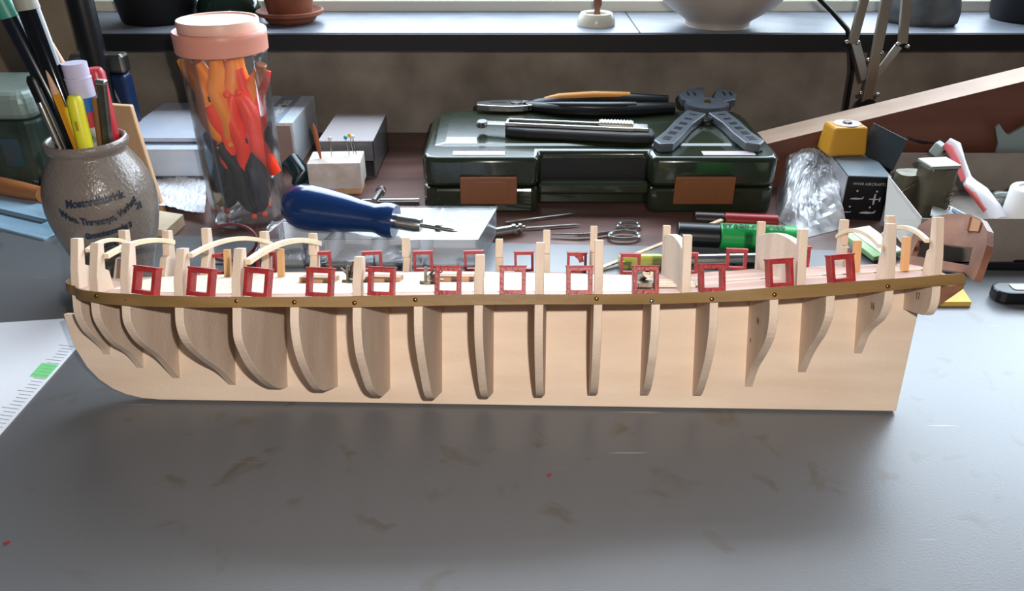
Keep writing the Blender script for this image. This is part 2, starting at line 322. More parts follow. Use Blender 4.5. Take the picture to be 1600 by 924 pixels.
# deck
NX = 60; xs0, xs1 = -.2255, .2205
def deck_mesh(inset, lift, th, xa, xb, yin=None):
    d_ = MB(); vs = []; fs = []; NY = 9
    for i in range(NX+1):
        x = xa+(xb-xa)*i/NX; B = sheer(x, 1)-inset
        if yin: B = min(B, yin)
        for j in range(NY):
            y = -B+2*B*j/(NY-1); z = deckz(x+y*SK*0)+lift+.0012*(1-(y/max(.02, B))**2)
            vs.append((x+y*math.sin(SK), y, z)); vs.append((x+y*math.sin(SK), y, z-th))
    def I(i, j, k): return (i*NY+j)*2+k
    for i in range(NX):
        for j in range(NY-1):
            fs.append((I(i,j,0), I(i+1,j,0), I(i+1,j+1,0), I(i,j+1,0))); fs.append((I(i,j,1), I(i,j+1,1), I(i+1,j+1,1), I(i+1,j,1)))
        fs.append((I(i,0,0), I(i,0,1), I(i+1,0,1), I(i+1,0,0))); fs.append((I(i,NY-1,0), I(i+1,NY-1,0), I(i+1,NY-1,1), I(i,NY-1,1)))
    for j in range(NY-1):
        fs.append((I(0,j,0), I(0,j+1,0), I(0,j+1,1), I(0,j,1))); fs.append((I(NX,j,0), I(NX,j,1), I(NX,j+1,1), I(NX,j+1,0)))
    d_.add(vs, fs); return d_
deck_mesh(.0035, .0004, .0015, xs0, xs1).build('deck', m_deckred, ship)
deck_mesh(.0150, .0011, .0007, -.205, .0750).build('deck_planking', m_plank, ship)
for i, yy in enumerate((-.024, -.017, -.010, -.003)):        # planks of uneven length run on past the planking
    x1 = .098-.004*i; c = MB(); z = deckz(.085)+.0021
    c.box((.083, yy, z), (.025, .0028, .0012)); c.build('deck_plank', m_plank, ship)
c = MB(); c.slab([(.110, -.012, deckz(.11)+.0016), (.221, -.012, deckz(.2205)+.0016), (.221, -.0135, deckz(.2205)+.0016), (.110, -.0135, deckz(.11)+.0016)],
                 [(.110, -.012, deckz(.11)+.0024), (.221, -.012, deckz(.2205)+.0024), (.221, -.0135, deckz(.2205)+.0024), (.110, -.0135, deckz(.11)+.0024)]); c.build('deck_plank', m_plank, ship)
# strip along each side (near and far), bent round the bow
for sgn in (-1, 1):
    vs = []; fs = []; N = 90
    xa, xb = -.2405, SH[-1][0]
    for i in range(N+1):
        u = i/N; x = xa+(xb-xa)*(u**1.35 if True else u); B = sheer(x, 1)+.0006
        if x < -.2236: t = max(0, (x+.2405)/(.2405-.2236)); B = .0235*math.sqrt(max(.0, 1-(1-t)**2))*.9+.0018+t*.004
        zt, zb = sheer(x, 2), sheer(x, 3)
        for dy in (0, .0014):
            for z in (zt-(.0022 if sgn > 0 else 0), zb-(.0022 if sgn > 0 else 0)): vs.append((x+sgn*B*SK*.6, sgn*(B+dy), z))
    for i in range(N):
        k0, k1 = i*4, i*4+4
        for a_, b_ in ((0,1),(1,3),(3,2),(2,0)): fs.append((k0+a_, k0+b_, k1+b_, k1+a_))
    fs += [(0,1,3,2), tuple(N*4+q for q in (0,2,3,1))]
    MB().add(vs, fs).build('wale_strip', m_wale, ship, smooth=True)
bp = MB(); bp.box((-.2385, 0, .0655), (.005, .008, .006)); bp.build('bow_block', m_beam, ship, bevel=.001)
for (px, py) in ((151,465),(199,471),(283,474),(370,473),(460,475),(554,476),(649,471),(932,469),(1018,473),(1112,470),(1210,463),(1387,450)):
    x, _, _ = sloc(px, py, -.05); B = sheer(x, 1)+.0022; x, y, z = sloc(px, py, -B)
    MB().ball((x, y, z), .0011, 6, (1,.6,1)).build('pin_head', m_brass if px != 1018 else m_steel, ship, smooth=True)
# gun port frames
def port_mesh(wd, h, bar, dep):
    p = MB(); a = [(-wd/2,0),(wd/2,0),(wd/2,h),(-wd/2,h)]; b_ = [(-wd/2+bar,bar),(wd/2-bar,bar),(wd/2-bar,h-bar),(-wd/2+bar,h-bar)]
    vs = [(x, y, z) for y in (-dep/2, dep/2) for x, z in a+b_]; fs = []
    for i in range(4):
        j = (i+1) % 4
        fs += [(i, j, 4+j, 4+i), (8+j, 8+i, 12+i, 12+j), (i, 8+i, 8+j, j), (4+i, 4+j, 12+j, 12+i)]
    p.add(vs, fs); p.box((0,0,h+.0003), (wd+.0008, dep+.0006, .0007)); return p
near = [(228,461,11),(314,463,9),(402,465,9),(500,465,4),(596,462,3),(700,461,1),(801,459,0),(905,460,-1),(1008,460,-1),(1112,456,-4),(1218,451,-7),(1314,446,-10)]
for (px, row, yaw) in near:
    x, _, _ = sloc(px, row, -.05); B = sheer(x, 1)-.0036; x, y, z = sloc(px, row, -B); z = sheer(x, 2)-.0006
    o = port_mesh(.0125, .0132, .0020, .0050).build('gun_port_frame', m_red, ship, bevel=.0002)
    o.matrix_local = Matrix.Translation((x, y, z)) @ Matrix.Rotation(math.radians(-yaw), 4, 'Z') @ Matrix.Rotation(math.radians(-6), 4, 'X') @ Matrix.Rotation(math.radians(yaw*.45), 4, 'Y')
farp = [(343,418,-14),(418,420,-10),(504,418,-8),(583,418,-6),(662,418,-5),(741,420,-5),(819,418,-4),(901,418,0),(984,423,1),(1073,420,2),(1149,420,3),(1246,419,6)]
for (px, row, yaw) in farp:
    x, _, _ = sloc(px, row, .05); B = sheer(x-.005, 1)-.003; x, y, z = sloc(px, row, B); z = deckz(x)+.0006
    o = port_mesh(.0118, .0118, .0015, .0040).build('gun_port_frame', m_red, ship, bevel=.0002)
    o.matrix_local = Matrix.Translation((x, y, z)) @ Matrix.Rotation(math.radians(-yaw*.6), 4, 'Z') @ Matrix.Rotation(math.radians(5), 4, 'X') @ Matrix.Rotation(math.radians(yaw*.4), 4, 'Y')
    if px == 901:
        c = MB(); c.slab([(-.0015, -.0006, .0098), (.0035, -.0006, .0104), (.0042, -.0006, .0066), (.0015, -.0006, .0058), (.0008, -.0006, .0078)], [(-.0015, .0006, .0098), (.0035, .0006, .0104), (.0042, .0006, .0066), (.0015, .0006, .0058), (.0008, .0006, .0078)])
        c.build('paint_blob', m_red, o)
# arched beams and pillars
for n, rn, rf, wd in ((1,394,384,.0024),(2,403,381,.0030),(4,402,383,.0026),(5,412,383,.0032),(16,387,372,.0024),(17,379,369,.0024)):
    B = BB[n]-.006; dx = (T*.9 if n < 10 else -T*.9); x0 = FX[n]+dx; zn = zrow(x0-B*SK, -B, rn); zf = zrow(x0+B*SK, B, rf); P = []
    for i in range(17):
        u = i/16; y = -B+2*B*u; P.append((x0+y*SK, y, zn*(1-u)+zf*u+(.0055 if n > 2 else .004)*(1-(2*u-1)**2)))
    MB().tube(P, wd*.62, 4, 1.0).build('deck_beam', m_beam, ship, bevel=.0002)
for (pt, pb) in (((351,392),(357,436)),((437,391),(440,436)),((1344,378),(1336,429)),((1419,372),(1412,426))):
    x, y, z = sloc(pb[0], pb[1], -.006); zz = deckz(x)+.001
    yb = 0.0
    for k_ in range(20):                                      # breadth at which that foot meets the deck
        x, y, z = sloc(pb[0], pb[1], yb); yb += (z-(deckz(x)+.0016))*2.0
    zt = zrow(x, yb, pt[1]); MB().box((x, yb, (z+zt)/2), (.0036, .0032, zt-z)).build('deck_pillar', m_pillar, ship, bevel=.0003)
# transom
P0 = Vector((.2285, 0, .078)); rk = math.radians(20); up = Vector((math.sin(rk), 0, math.cos(rk))); hd = Vector((math.sin(SK+.10), math.cos(SK+.10), 0)); nn = up.cross(hd).normalized()
nw = SX*nn.x+SY*nn.y+SZ*nn.z; pw0 = SO+SX*P0.x+SY*P0.y+SZ*P0.z
if nw.dot(CC-pw0) > 0: nn = -nn; nw = -nw      # minus is the side that faces forward
def tp(px, py, off=0):
    q = on_plane(px, py, pw0, nw)-SO; return Vector((q.dot(SX), q.dot(SY), q.dot(SZ)))+nn*off
outer = [(1408,415),(1416,396),(1428,374),(1440,355),(1462,342),(1495,337),(1520,339),(1537,347),(1547,365),(1546,387),(1540,408),(1530,435),(1517,457),(1508,453),(1511,430),(1464,424),(1434,421)]
inner = [(1427,403),(1438,379),(1482,386),(1524,391),(1518,419),(1464,409)]
# bridge outer and inner outline with quads by nearest angle
def ring(outer, inner, th):
    cx = sum(p[0] for p in inner)/len(inner); cy = sum(p[1] for p in inner)/len(inner)
    def cast(pts, a):
        best = None; dx, dy = math.cos(a), math.sin(a)
        for p, q in zip(pts, pts[1:]+pts[:1]):
            ex, ey = q[0]-p[0], q[1]-p[1]; den = dx*ey-dy*ex
            if abs(den) < 1e-9: continue
            t = ((p[0]-cx)*ey-(p[1]-cy)*ex)/den; u = ((p[0]-cx)*dy-(p[1]-cy)*dx)/den
            if t > 0 and -1e-6 <= u <= 1+1e-6 and (best is None or t < best): best = t
        return (cx+dx*best, cy+dy*best)
    angs = sorted(set([round(math.atan2(p[1]-cy, p[0]-cx), 5) for p in outer+inner]+[i*math.pi/30-math.pi for i in range(60)]))
    A = [cast(outer, a) for a in angs]; I_ = [cast(inner, a) for a in angs]; n = len(angs); mb = MB(); vs = []
    for off in (-th/2, th/2): vs += [tuple(tp(*p, off)) for p in A]+[tuple(tp(*p, off)) for p in I_]
    fs = []
    for i in range(n):
        j = (i+1) % n; fs += [(i, j, n+j, n+i), (2*n+j, 2*n+i, 3*n+i, 3*n+j), (i, 2*n+i, 2*n+j, j), (n+j, 3*n+j, 3*n+i, n+i)]
    return mb.add(vs, fs)
ring(outer, inner, .0032).build('transom', m_walnut, ship)
c = MB(); a_ = [(1521,344),(1526,345),(1521,366),(1516,365)]; c.slab([tuple(tp(*p, -.0022)) for p in a_], [tuple(tp(*p, -.0036)) for p in a_]); c.build('stern_batten', m_walnut, ship)
c = MB(); a_ = [(1526,345),(1540,351),(1535,367),(1521,366)]; c.slab([tuple(tp(*p, -.0021)) for p in a_], [tuple(tp(*p, -.0026)) for p in a_]); c.build('stern_patch', mat('patch_wood', 'a07048', .5), ship)
# counter under the stern
cp = [(1464,452),(1508,445),(1506,454),(1466,482)]
A = [sloc(*p, -.0325) for p in cp]; c = MB(); c.slab([(x, -.0325, z) for x, y, z in A], [(x+.003, .0325, z) for x, y, z in A]); c.build('stern_counter', m_walnut, ship, bevel=.001)

# things that lie on its deck
def on_deck(px, py):
    yb = 0.0
    for k_ in range(40):
        x, y, z = sloc(px, py, yb); yb += (z-(deckz(x)+.0026))*1.5
    return SO+SX*x+SY*yb+SZ*(deckz(x)+.0026), x, yb
m_blk = mat('hatch_wood', '9a6c4a', .55, col2='b98d68', noise=1, nscale=100, grain=(.3,1,1))
for i, (px, py, wd, lb) in enumerate(((495,443,.0185,'small flat wooden block on the ship deck nearest the bow, left of the bright fitting'), (592,442,.0225,'small flat wooden block in the middle of three on the ship deck'), (706,441,.0235,'small flat wooden block on the ship deck, the one farthest from the bow'))):
    p, x, y = on_deck(px, py); M = SM.copy(); M.translation = p+SY*.006
    o = MB().box((0,0,.0016), (wd, .013, .0032)).build('wooden_block', m_blk, bevel=.0003); o.matrix_world = M; tag(o, lb, 'wood block', 'wood blocks on the ship deck')
for i, (px, py, lb) in enumerate(((547,442,'tiny star-shaped cast metal fitting standing on the ship deck between the first two wood blocks'), (668,444,'tiny upright cast metal fitting on the ship deck between the second and third wood blocks'))):
    p, x, y = on_deck(px, py); M = SM.copy(); M.translation = p
    t = thing('metal_fitting', lb, 'fitting', M, 'metal fittings on the ship deck')
    b_ = MB(); b_.box((0,0,.0008), (.004,.006,.0016)); b_.tube([(-.004,-.001,.001),(.004,-.001,.001)], .0009, 8); b_.build('base', m_cast, t, bevel=.0003)
    b_ = MB(); b_.box((-.001,0,.005), (.0012,.004,.008)); b_.build('post', m_cast, t)
    b_ = MB()
    for k_ in range(6 if i == 0 else 3):
        an = math.radians(-5+30*k_); b_.tube([(0,.001,.003), (.0075*math.cos(an)+.001, .001, .003+.0085*math.sin(an))], [.0009,.0004], 6)
    b_.build('spokes', m_cast, t)
p, x, y = on_deck(1008, 452); M = SM.copy(); M.translation = p+SY*.003
t = thing('model_cannon', 'tiny dark metal cannon on a carriage behind a red gun port of the ship', 'cannon', M)
b_ = MB(); b_.box((0,0,.0024), (.0082,.014,.0026)); b_.build('carriage', m_cast, t, bevel=.0004)
b_ = MB(); b_.lathe([(.0026,-.010),(.0026,.0),(.0021,.006),(.0019,.0125),(.0025,.014),(.0025,.0152),(.0012,.0152),(.0012,.012),(0,.012)], Matrix.Translation((0,.004,.0065)) @ Matrix.Rotation(math.radians(80), 4, 'X'), 16); b_.build('barrel', m_cast, t, smooth=True)
for sx in (-1,1):
    for yy in (-.005,.005): MB().lathe([(.0017,-.0006),(.0017,.0006)], Matrix.Translation((sx*.0046,yy,.0017)) @ ry90(), 12).build('wheel', m_cast, t)

# ------------------------------------------------------------------ green tool case and the tools on it
m_case = mat('green_case', '20271a', .22, col2='252d1e', noise=1, nscale=50, coat=.35)
m_latch = mat('brown_latch', '7a4b2c', .45)
xl = V(662, 322, .64).x; xr = V(1209, 329, .64).x; CW = xr-xl; cxm = (xl+xr)/2
case = thing('tool_case', 'closed dark green plastic tool case with brown latches, tools lying on its lid', 'tool case', at((cxm, .64, T0)))
h1, h2 = .024, .0505                                # seam height, rim height above table
def recess(wd, dep, z0, z1, cut0, cut1, r):         # plan outline with a notch in the front
    a = wd/2
    return [(-a+r,0),(-a+r*.3,r*.3),(-a,r),(-a,dep-r),(-a+r*.3,dep-r*.3),(-a+r,dep),(a-r,dep),(a-r*.3,dep-r*.3),(a,dep-r),(a,r),(a-r*.3,r*.3),(a-r,0),
            (cut1+.004,0),(cut1-.002,.003),(cut1-.003,.020),(cut0+.003,.020),(cut0+.002,.003),(cut0-.004,0)]
hx0 = V(838, 240, .64).x-cxm; hx1 = V(1024, 240, .64).x-cxm
MB().prism(recess(CW, .128, 0, h1, hx0, hx1, .012), .001, h1-.0006).build('lower_shell', m_case, case, bevel=.0025)
MB().prism(recess(CW, .128, 0, h1, hx0, hx1, .012), h1+.0003, h2).build('upper_shell', m_case, case, smooth=True, bevel=.004, seg=3)
a0 = CW/2
lid = MB(); vs = []; SL = .062            # the lid's top rises gently to the back
for (ins, yf, yb, z) in ((.0045, .030, .127, h2-.002), (.009, .0315, .121, h2+.005), (.018, .035, .114, h2+.0062)):
    x = a0-ins; r = .012; pts = [(-x,yf),(x,yf),(x,yb-r),(x-r*.3,yb-r*.3),(x-r,yb),(-x+r,yb),(-x+r*.3,yb-r*.3),(-x,yb-r)]; vs += [(p[0], p[1], z+(SL*(p[1]-.114) if z > h2 else 0)) for p in pts]
fs = [tuple(range(7,-1,-1)), tuple(range(16,24))]+[(l*8+i, l*8+(i+1) % 8, l*8+8+(i+1) % 8, l*8+8+i) for l in (0,1) for i in range(8)]
lid.add(vs, fs).build('lid_panel', m_case, case, bevel=.0012)
hd_ = MB(); hd_.box(((hx0+hx1)/2, .0105, .0215), (hx1-hx0-.004, .013, .011)); hd_.build('handle', m_case, case, bevel=.003, seg=4)
hb = MB(); hb.box(((hx0+hx1)/2, .021, .032), (hx1-hx0-.008, .004, .022)); hb.build('handle_recess', m_blackm, case)
for (pa, pb) in ((719,808),(1053,1147)):
    x0 = V(pa, 300, .638).x-cxm; x1 = V(pb, 300, .638).x-cxm; lt = MB()
    lt.box(((x0+x1)/2, -.0015, .0225), (x1-x0, .0036, .025)); lo = lt.build('latch', m_latch, case, bevel=.001)
    MB().rbox(((x0+x1)/2+(.002 if pa < 900 else -.004), -.0001, 0), (.030, .0012*0+.017, .0012), .005, Matrix.Translation((0,-.0030,.0225)) @ Matrix.Rotation(math.pi/2, 4, 'X')).build('finger_grip', m_latch, lo, bevel=.0004)
p0 = V(705, 226, .652).x-cxm
MB().box((V(748, 226, .652).x-cxm, .012, h2+.0002), (.044, .010, .0004)).build('lid_sticker', mat('sticker', 'c9bfc0', .3), case)
MB().box((V(1140, 226, .652).x-cxm, .012, h2+.0002), (.044, .010, .0004)).build('lid_sticker', MATS['sticker'], case)
ZL = T0+h2+.0064                                    # top of the lid panel
def lidz(y): return ZL+SL*(min(max(y-.64, .035), .114)-.114)
def L(px, py, dz=0):
    q = G(px, py, ZL+dz)
    for _ in range(6): q = G(px, py, lidz(q.y)+dz)
    return q
# pliers
pl = thing('combination_pliers', 'steel pliers with black and orange handles lying at the back of the green case', 'pliers', axis(L(745,166,.004), L(1048,163,.004)))
LP = (L(1048,163,.004)-L(745,166,.004)).length
jw = MB()
jw.prism([(0,-.005),(.012,-.009),(.030,-.012),(.044,-.011),(.058,-.005),(.058,.005),(.044,.011),(.026,.012),(.010,.009),(0,.005)], -.003, .003); jw.build('jaws', m_steel, pl, bevel=.0008)
MB().prism([(.013,.0005),(.028,-.0005),(.028,.0012),(.013,.0018)], .003, .0034).build('jaw_slot', m_black, pl)
MB().lathe([(.0055,-.003),(.0055,.004),(0,.0045)], Matrix.Translation((.038,0,0)), 18).build('pivot', m_dsteel, pl, smooth=True)
m_orange = mat('orange_grip', 'c98432', .45)
for sgn in (1, -1):
    pts = [(.046, -sgn*.006, 0),(.058, sgn*.006, 0),(.080, sgn*.015, 0),(.115, sgn*.0195, 0),(.150, sgn*.0175, 0),(LP, sgn*.0125, 0)]
    g = MB().tube(pts, [.0050,.0060,.0070,.0074,.0074,.0060], 10, .9).build('handle', m_black, pl, smooth=True)
    MB().tube([(p[0], p[1], .0028) for p in pts[1:-1]], [.002,.0052,.0060,.0052], 10, .95).build('grip_inlay', m_orange if sgn > 0 else m_black, g, smooth=True)
# cutter knife
ckM = axis(L(790,197,.006), L(1018,207,.006)) @ Matrix.Diagonal((1,1.5,1.15,1))
ck = thing('utility_knife', 'snap-off utility knife with silver frame and black rubber grip on the green case', 'knife', ckM)
LK = (L(1018,207)-L(790,197)).length
b_ = MB(); b_.prism([(0,-.004),(.004,-.008),(.020,-.0095),(LK-.02,-.0105),(LK-.004,-.009),(LK,-.004),(LK-.002,.006),(LK-.012,.008),(.01,.0075),(0,.005)], -.006, .0015); b_.build('grip', m_blackm, ck, bevel=.002, seg=3)
b_ = MB()
for x0, x1, y0, y1 in ((.002, LK-.022, .0038, .0058), (.002, LK-.018, -.0045, -.0025)): b_.box(((x0+x1)/2, (y0+y1)/2, .0028), (x1-x0, y1-y0, .0032))
b_.box((.0015, .0006, .0028), (.003, .0100, .0032)); b_.box((LK-.013, .001, .0028), (.014, .0095, .003)); b_.build('frame', m_steel, ck, bevel=.0008)
MB().box((LK/2-.012, .0008, .0012), (LK-.03, .006, .0006)).build('blade', m_steel, ck)
b_ = MB(); b_.box((LK*.74, .0008, .0048), (.030, .0062, .004))
for k_ in range(10): b_.box((LK*.74-.0125+k_*.0028, .0008, .007), (.0012, .0062, .0008))
b_.build('slider', m_steel, ck)
b_ = MB(); b_.box((-.012, .0005, .0015), (.026, .0075, .0008)); b_.build('blade_holder', m_steel, ck)
b_ = MB(); b_.lathe([(.0042,-.001),(.0042,.003),(0,.003)], Matrix.Translation((-.021, -.001, .0005)), 14)
for k_ in range(8): b_.box((-.021+.0042*math.cos(k_*.785), -.001+.0042*math.sin(k_*.785), .001), (.0016,.0016,.003))
b_.build('lock_wheel', m_dsteel, ck)
# wire stripper
PV = L(1104, 167, .004)
ws = thing('wire_stripper', 'black wire stripper with splayed perforated handles standing open on the green case', 'wire stripper', at(PV, 0, math.atan(SL)))
def lw(px, py, dz=.004): q = L(px, py, dz)-PV; return (q.x, q.y)
m_gun = mat('gunmetal_plastic', '4c5158', .32)
MB().lathe([(.0205,-.004),(.0215,0),(.0205,.004),(.006,.0048),(0,.0048)], None, 32, 1, .80).build('pivot_disc', m_gun, ws, smooth=True)
MB().lathe([(.0032,.0045),(.0032,.0062),(0,.0066)], None, 16).build('pivot_screw', m_brass, ws, smooth=True)
for sgn, pts in ((-1, [(1088,180),(1068,196),(1054,212),(1036,226)]), (1, [(1120,180),(1142,196),(1158,212),(1180,226)])):
    c = [lw(*p) for p in pts]; wds = [.0095,.0085,.0085,.0090]; left = []; right = []
    for i, p in enumerate(c):
        a_ = Vector(c[max(0,i-1)]); b2 = Vector(c[min(len(c)-1,i+1)]); t = (b2-a_).normalized(); n_ = Vector((-t.y, t.x))
        left.append(tuple(Vector(p)+n_*wds[i])); right.append(tuple(Vector(p)-n_*wds[i]))
    tip = Vector(c[-1])+(Vector(c[-1])-Vector(c[-2])).normalized()*.007
    hm = MB().prism(left+[tuple(tip)]+right[::-1], -.004, .004); ho = hm.build('handle', m_gun, ws, bevel=.0015, seg=3)
    t = (Vector(c[-1])-Vector(c[0])).normalized()
    for k_ in range(6):
        q = Vector(c[0]).lerp(Vector(c[-1]), .12+.155*k_); M = Matrix.Translation((q.x, q.y, .0041)) @ Matrix.Rotation(math.atan2(t.y, t.x), 4, 'Z')
        MB().box((0,0,0), (.0022+.0012*k_, .0068, .0006), M).build('slot', m_black, ho, bevel=.0002)
for sgn, pp in ((-1, [(1064,162),(1060,156),(1070,150),(1098,147),(1100,158),(1080,166)]), (1, [(1148,163),(1150,156),(1138,150),(1120,149),(1114,158),(1130,166)])):
    jo = MB().prism([lw(*p) for p in pp][::-sgn], -.003, .0045).build('jaw', m_gun, ws, bevel=.001)
    for k_ in range(2):
        q = Vector(lw(1074+10*k_ if sgn < 0 else 1140-10*k_, 156)); MB().box((q.x, q.y, .0046), (.0014, .010, .0006), None).build('slot', m_black, jo)
b_ = MB(); sp = [];
for k_ in range(15): sp.append((lw(1088+2.2*k_, 183)[0], lw(1088, 184+3*math.sin(k_/14*math.pi))[1], 0))
b_.tube(sp, .0026, 8); b_.build('spring', m_dsteel, ws)

# ------------------------------------------------------------------ stoneware pot and the pens in it
m_stone = mat('salt_glazed_stoneware', '776c63', .28, col2='84796f', noise=1, nscale=45, bump=.6, bscale=420, coat=.3)
m_ink = mat('blue_stamp', '2b3442', .5)
PB = G(192, 437); 
pot = thing('stoneware_pot', 'grey stoneware mustard pot with blue stamped writing holding pens and brushes', 'pot', at(PB))
PPf = [(0,.0),(.0205,.0),(.0215,.002),(.0245,.014),(.0295,.030),(.0335,.045),(.0355,.058),(.0350,.070),(.0315,.082),(.0262,.092),(.0236,.0965),(.0240,.0985),(.0255,.101),(.0260,.1035),(.0248,.1055),(.0225,.105),(.0215,.101),(.0220,.095),(.029,.080),(.032,.060),(.028,.035),(.018,.006),(0,.005)]
def dens(prof, k=3):
    out = []
    for i in range(len(prof)-1):
        for j in range(k):
            t = j/k; p = [prof[max(i-1,0)], prof[i], prof[i+1], prof[min(i+2, len(prof)-1)]]
            out.append(tuple(.5*(2*p[1][c]+(p[2][c]-p[0][c])*t+(2*p[0][c]-5*p[1][c]+4*p[2][c]-p[3][c])*t*t+(3*p[1][c]-p[0][c]-3*p[2][c]+p[3][c])*t**3) for c in (0,1)))
    out.append(prof[-1]); return [(max(0, r), z) for r, z in out]
PPd = dens(PPf)
MB().lathe(PPd, None, 64).build('body', m_stone, pot, smooth=True)
def prad(z):
    best = .0355
    for (r0, z0), (r1, z1) in zip(PPf[2:9], PPf[3:10]):
        if z0 <= z <= z1: best = r0+(r1-r0)*(z-z0)/(z1-z0)
    return best
vd = math.atan2(-PB.y, -PB.x)
def pwrap(z0, ang0, arc=0.0, R=.03, tilt=0):
    def f(p):
        x, z = p.x, p.y+(14*p.x*p.x if arc else 0)
        z = z0+z+x*tilt; r = prad(z)+.0006+p.z; a_ = vd+ang0+x/.0355; return Vector((r*math.cos(a_), r*math.sin(a_), z))
    return f
text('stamp_text', 'Mosterdfabriek', .0070, m_ink, pot, None, .0003, pwrap(.0735, -.12, tilt=.06), .86, .0002)
text('stamp_text', 'Wwe. Tierenteyn, Verlent', .0062, m_ink, pot, None, .0003, pwrap(.0600, -.10, arc=1, tilt=.06), .74, .0002)
text('stamp_text', 'Groentenmarkt 3', .0054, m_ink, pot, None, .0003, pwrap(.0515, -.02, tilt=.12), .78, .0003)
text('stamp_text', 'GENT', .0062, m_ink, pot, None, .0003, pwrap(.0435, .02, tilt=.12), 1.0, .0003)
text('stamp_mark', '2l', .0065, m_ink, pot, None, .0003, pwrap(.0640, .62), 1.0, .0001)
def inpot(px, py, yoff, base_dx=0, base_dy=0):      # foot inside the pot, head at a pixel and a depth
    head = V(px, py, PB.y+yoff); return PB+Vector((base_dx, base_dy, .012)), head
def pen(name, label, cat, px, py, yo, bx, by, build):
    f, h = inpot(px, py, yo, bx, by); t = thing(name, label, cat, zaxis(f, h)); build(t, (h-f).length); return t
def shaft(r0, r1, m, pn='shaft', extra=None, n=16):
    def g(t, Ln): MB().lathe([(r0*.8,0),(r0,.004),(r1,Ln-.003),(r1*.7,Ln),(0,Ln)], None, n).build(pn, m, t, smooth=True); extra and extra(t, Ln)
    return g
def pencil(r, m, lead=m_black, stripe=None):
    def g(t, Ln):
        b_ = MB().lathe([(r,0),(r,Ln-.020)], None, 6).build('barrel', m, t)
        if stripe:
            for k_ in range(3): MB().box((0,0,(Ln-.020)/2), (.0011, 2*r*.9, Ln-.021), Matrix.Rotation(k_*math.pi/3+.5, 4, 'Z')).build('stripe', stripe, b_)
        MB().lathe([(r*.98,Ln-.020),(r*.30,Ln-.004)], None, 12).build('sharpened_wood', mat('pencil_wood', 'c9a083', .6), t, smooth=True)
        MB().lathe([(r*.30,Ln-.004),(0,Ln)], None, 10).build('lead', lead, t)
    return g
pen('paintbrush', 'long dark paintbrush with mint green end, leftmost in the stoneware pot', 'brush', -6, -15, .0, .014, .0, shaft(.0040, .0056, mat('navy_lacquer', '10161e', .25), extra=lambda t, Ln: MB().lathe([(.0058,Ln-.016),(.0056,Ln+.01),(0,Ln+.012)]).build('end_cap', mat('mint', '3f8a76', .4), t, smooth=True)))
pen('marker_pen', 'glossy black pen with grey top leaning left in the stoneware pot', 'pen', 32, -18, -.002, .010, -.006, shaft(.0046, .0066, mat('gloss_black', '0c0f12', .12), extra=lambda t, Ln: MB().lathe([(.0068,Ln-.012),(.0066,Ln+.012),(0,Ln+.013)]).build('end_cap', mat('grey_cap', '8f8d80', .5), t, smooth=True)))
pen('pencil', 'dark green pencil with sharpened point between the black pens and the white tube', 'pencil', 72, 50, .012, .010, .014, pencil(.0036, mat('dark_green_lacquer', '141b19', .25)))
pen('pencil', 'sharpened yellow and black striped pencil in the stoneware pot', 'pencil', 68, 96, -.008, .010, -.010, pencil(.0029, mat('pencil_yellow', 'cf8d1e', .35), stripe=m_black))
pen('scalpel', 'thin steel handled tool in the stoneware pot left of the striped pencil', 'tool', 62, 160, -.014, .002, -.012, shaft(.0022, .0022, m_steel))
pen('ruling_pen', 'dark steel pen with clip standing left of the thin steel tool in the pot', 'pen', 50, 118, -.004, .001, -.004, shaft(.0040, .0046, m_black, extra=lambda t, Ln: MB().box((.004,-.003,Ln-.03), (.0012,.0012,.045)).build('clip', m_steel, t)))
m_yel = mat('yellow_plastic', 'dcd42a', .35)
pen('felt_pen', 'bright yellow felt pen, frontmost in the stoneware pot', 'pen', 115, 150, -.012, .004, -.014, shaft(.0052, .0048, m_yel, extra=lambda t, Ln: MB().box((.0,-.0046,Ln-.018), (.0018,.001,.006)).build('window', mat('ochre', 'a98a1e', .5), t)))
pen('felt_pen', 'thinner yellow felt pen behind the bright yellow one in the pot', 'pen', 107, 166, -.007, .001, -.008, shaft(.0040, .0034, m_yel))
def tube_build(t, Ln):
    MB().lathe([(.0078,0),(.0078,Ln-.036)], None, 24).build('label', mat('tube_label', '3c7a48', .35, col2='c9c2ca', noise=1, nscale=140), t, smooth=True)
    MB().lathe([(.0079,Ln-.040),(.0079,Ln-.030)], None, 24).build('band', mat('band_red', 'b3353a', .4), t, smooth=True)
    MB().lathe([(.0080,Ln-.030),(.0080,Ln-.021)], None, 24).build('band', mat('band_blue', '1f5fa8', .4), t, smooth=True)
    MB().lathe([(.0079,Ln-.021),(.0079,Ln-.010),(.0082,Ln-.0098),(.0082,Ln-.0088),(.0076,Ln-.0085),(.0076,Ln),(0,Ln)], None, 24).build('cap', mat('cap_white', 'bdb6cc', .4), t, smooth=True)
pen('glue_tube', 'white capped tube with blue, red and green bands standing in the pot', 'tube', 115, 98, .0, .008, .000, tube_build)
pen('red_pen', 'red capped pen behind the flat metal tool in the pot', 'pen', 148, 106, .010, .010, .012, shaft(.0050, .0055, mat('red_cap', 'b02a32', .35)))
def chis(t, Ln):
    MB().box((0,0,Ln/2), (.0060,.004,Ln)).build('blade', m_dsteel, t, bevel=.001)
    MB().box((-.0045,-.001,Ln/2-.005), (.0032,.0045,Ln-.010)).build('wooden_side', mat('dark_wood_side', '7e5534', .5), t, bevel=.001)
    MB().box((0,0,Ln), (.0065,.0045,.003)).build('end', m_steel, t, bevel=.0008)
pen('flat_tool', 'flat bronze and steel tool leaning at the right inside the stoneware pot', 'tool', 158, 128, -.004, .004, -.004, chis)
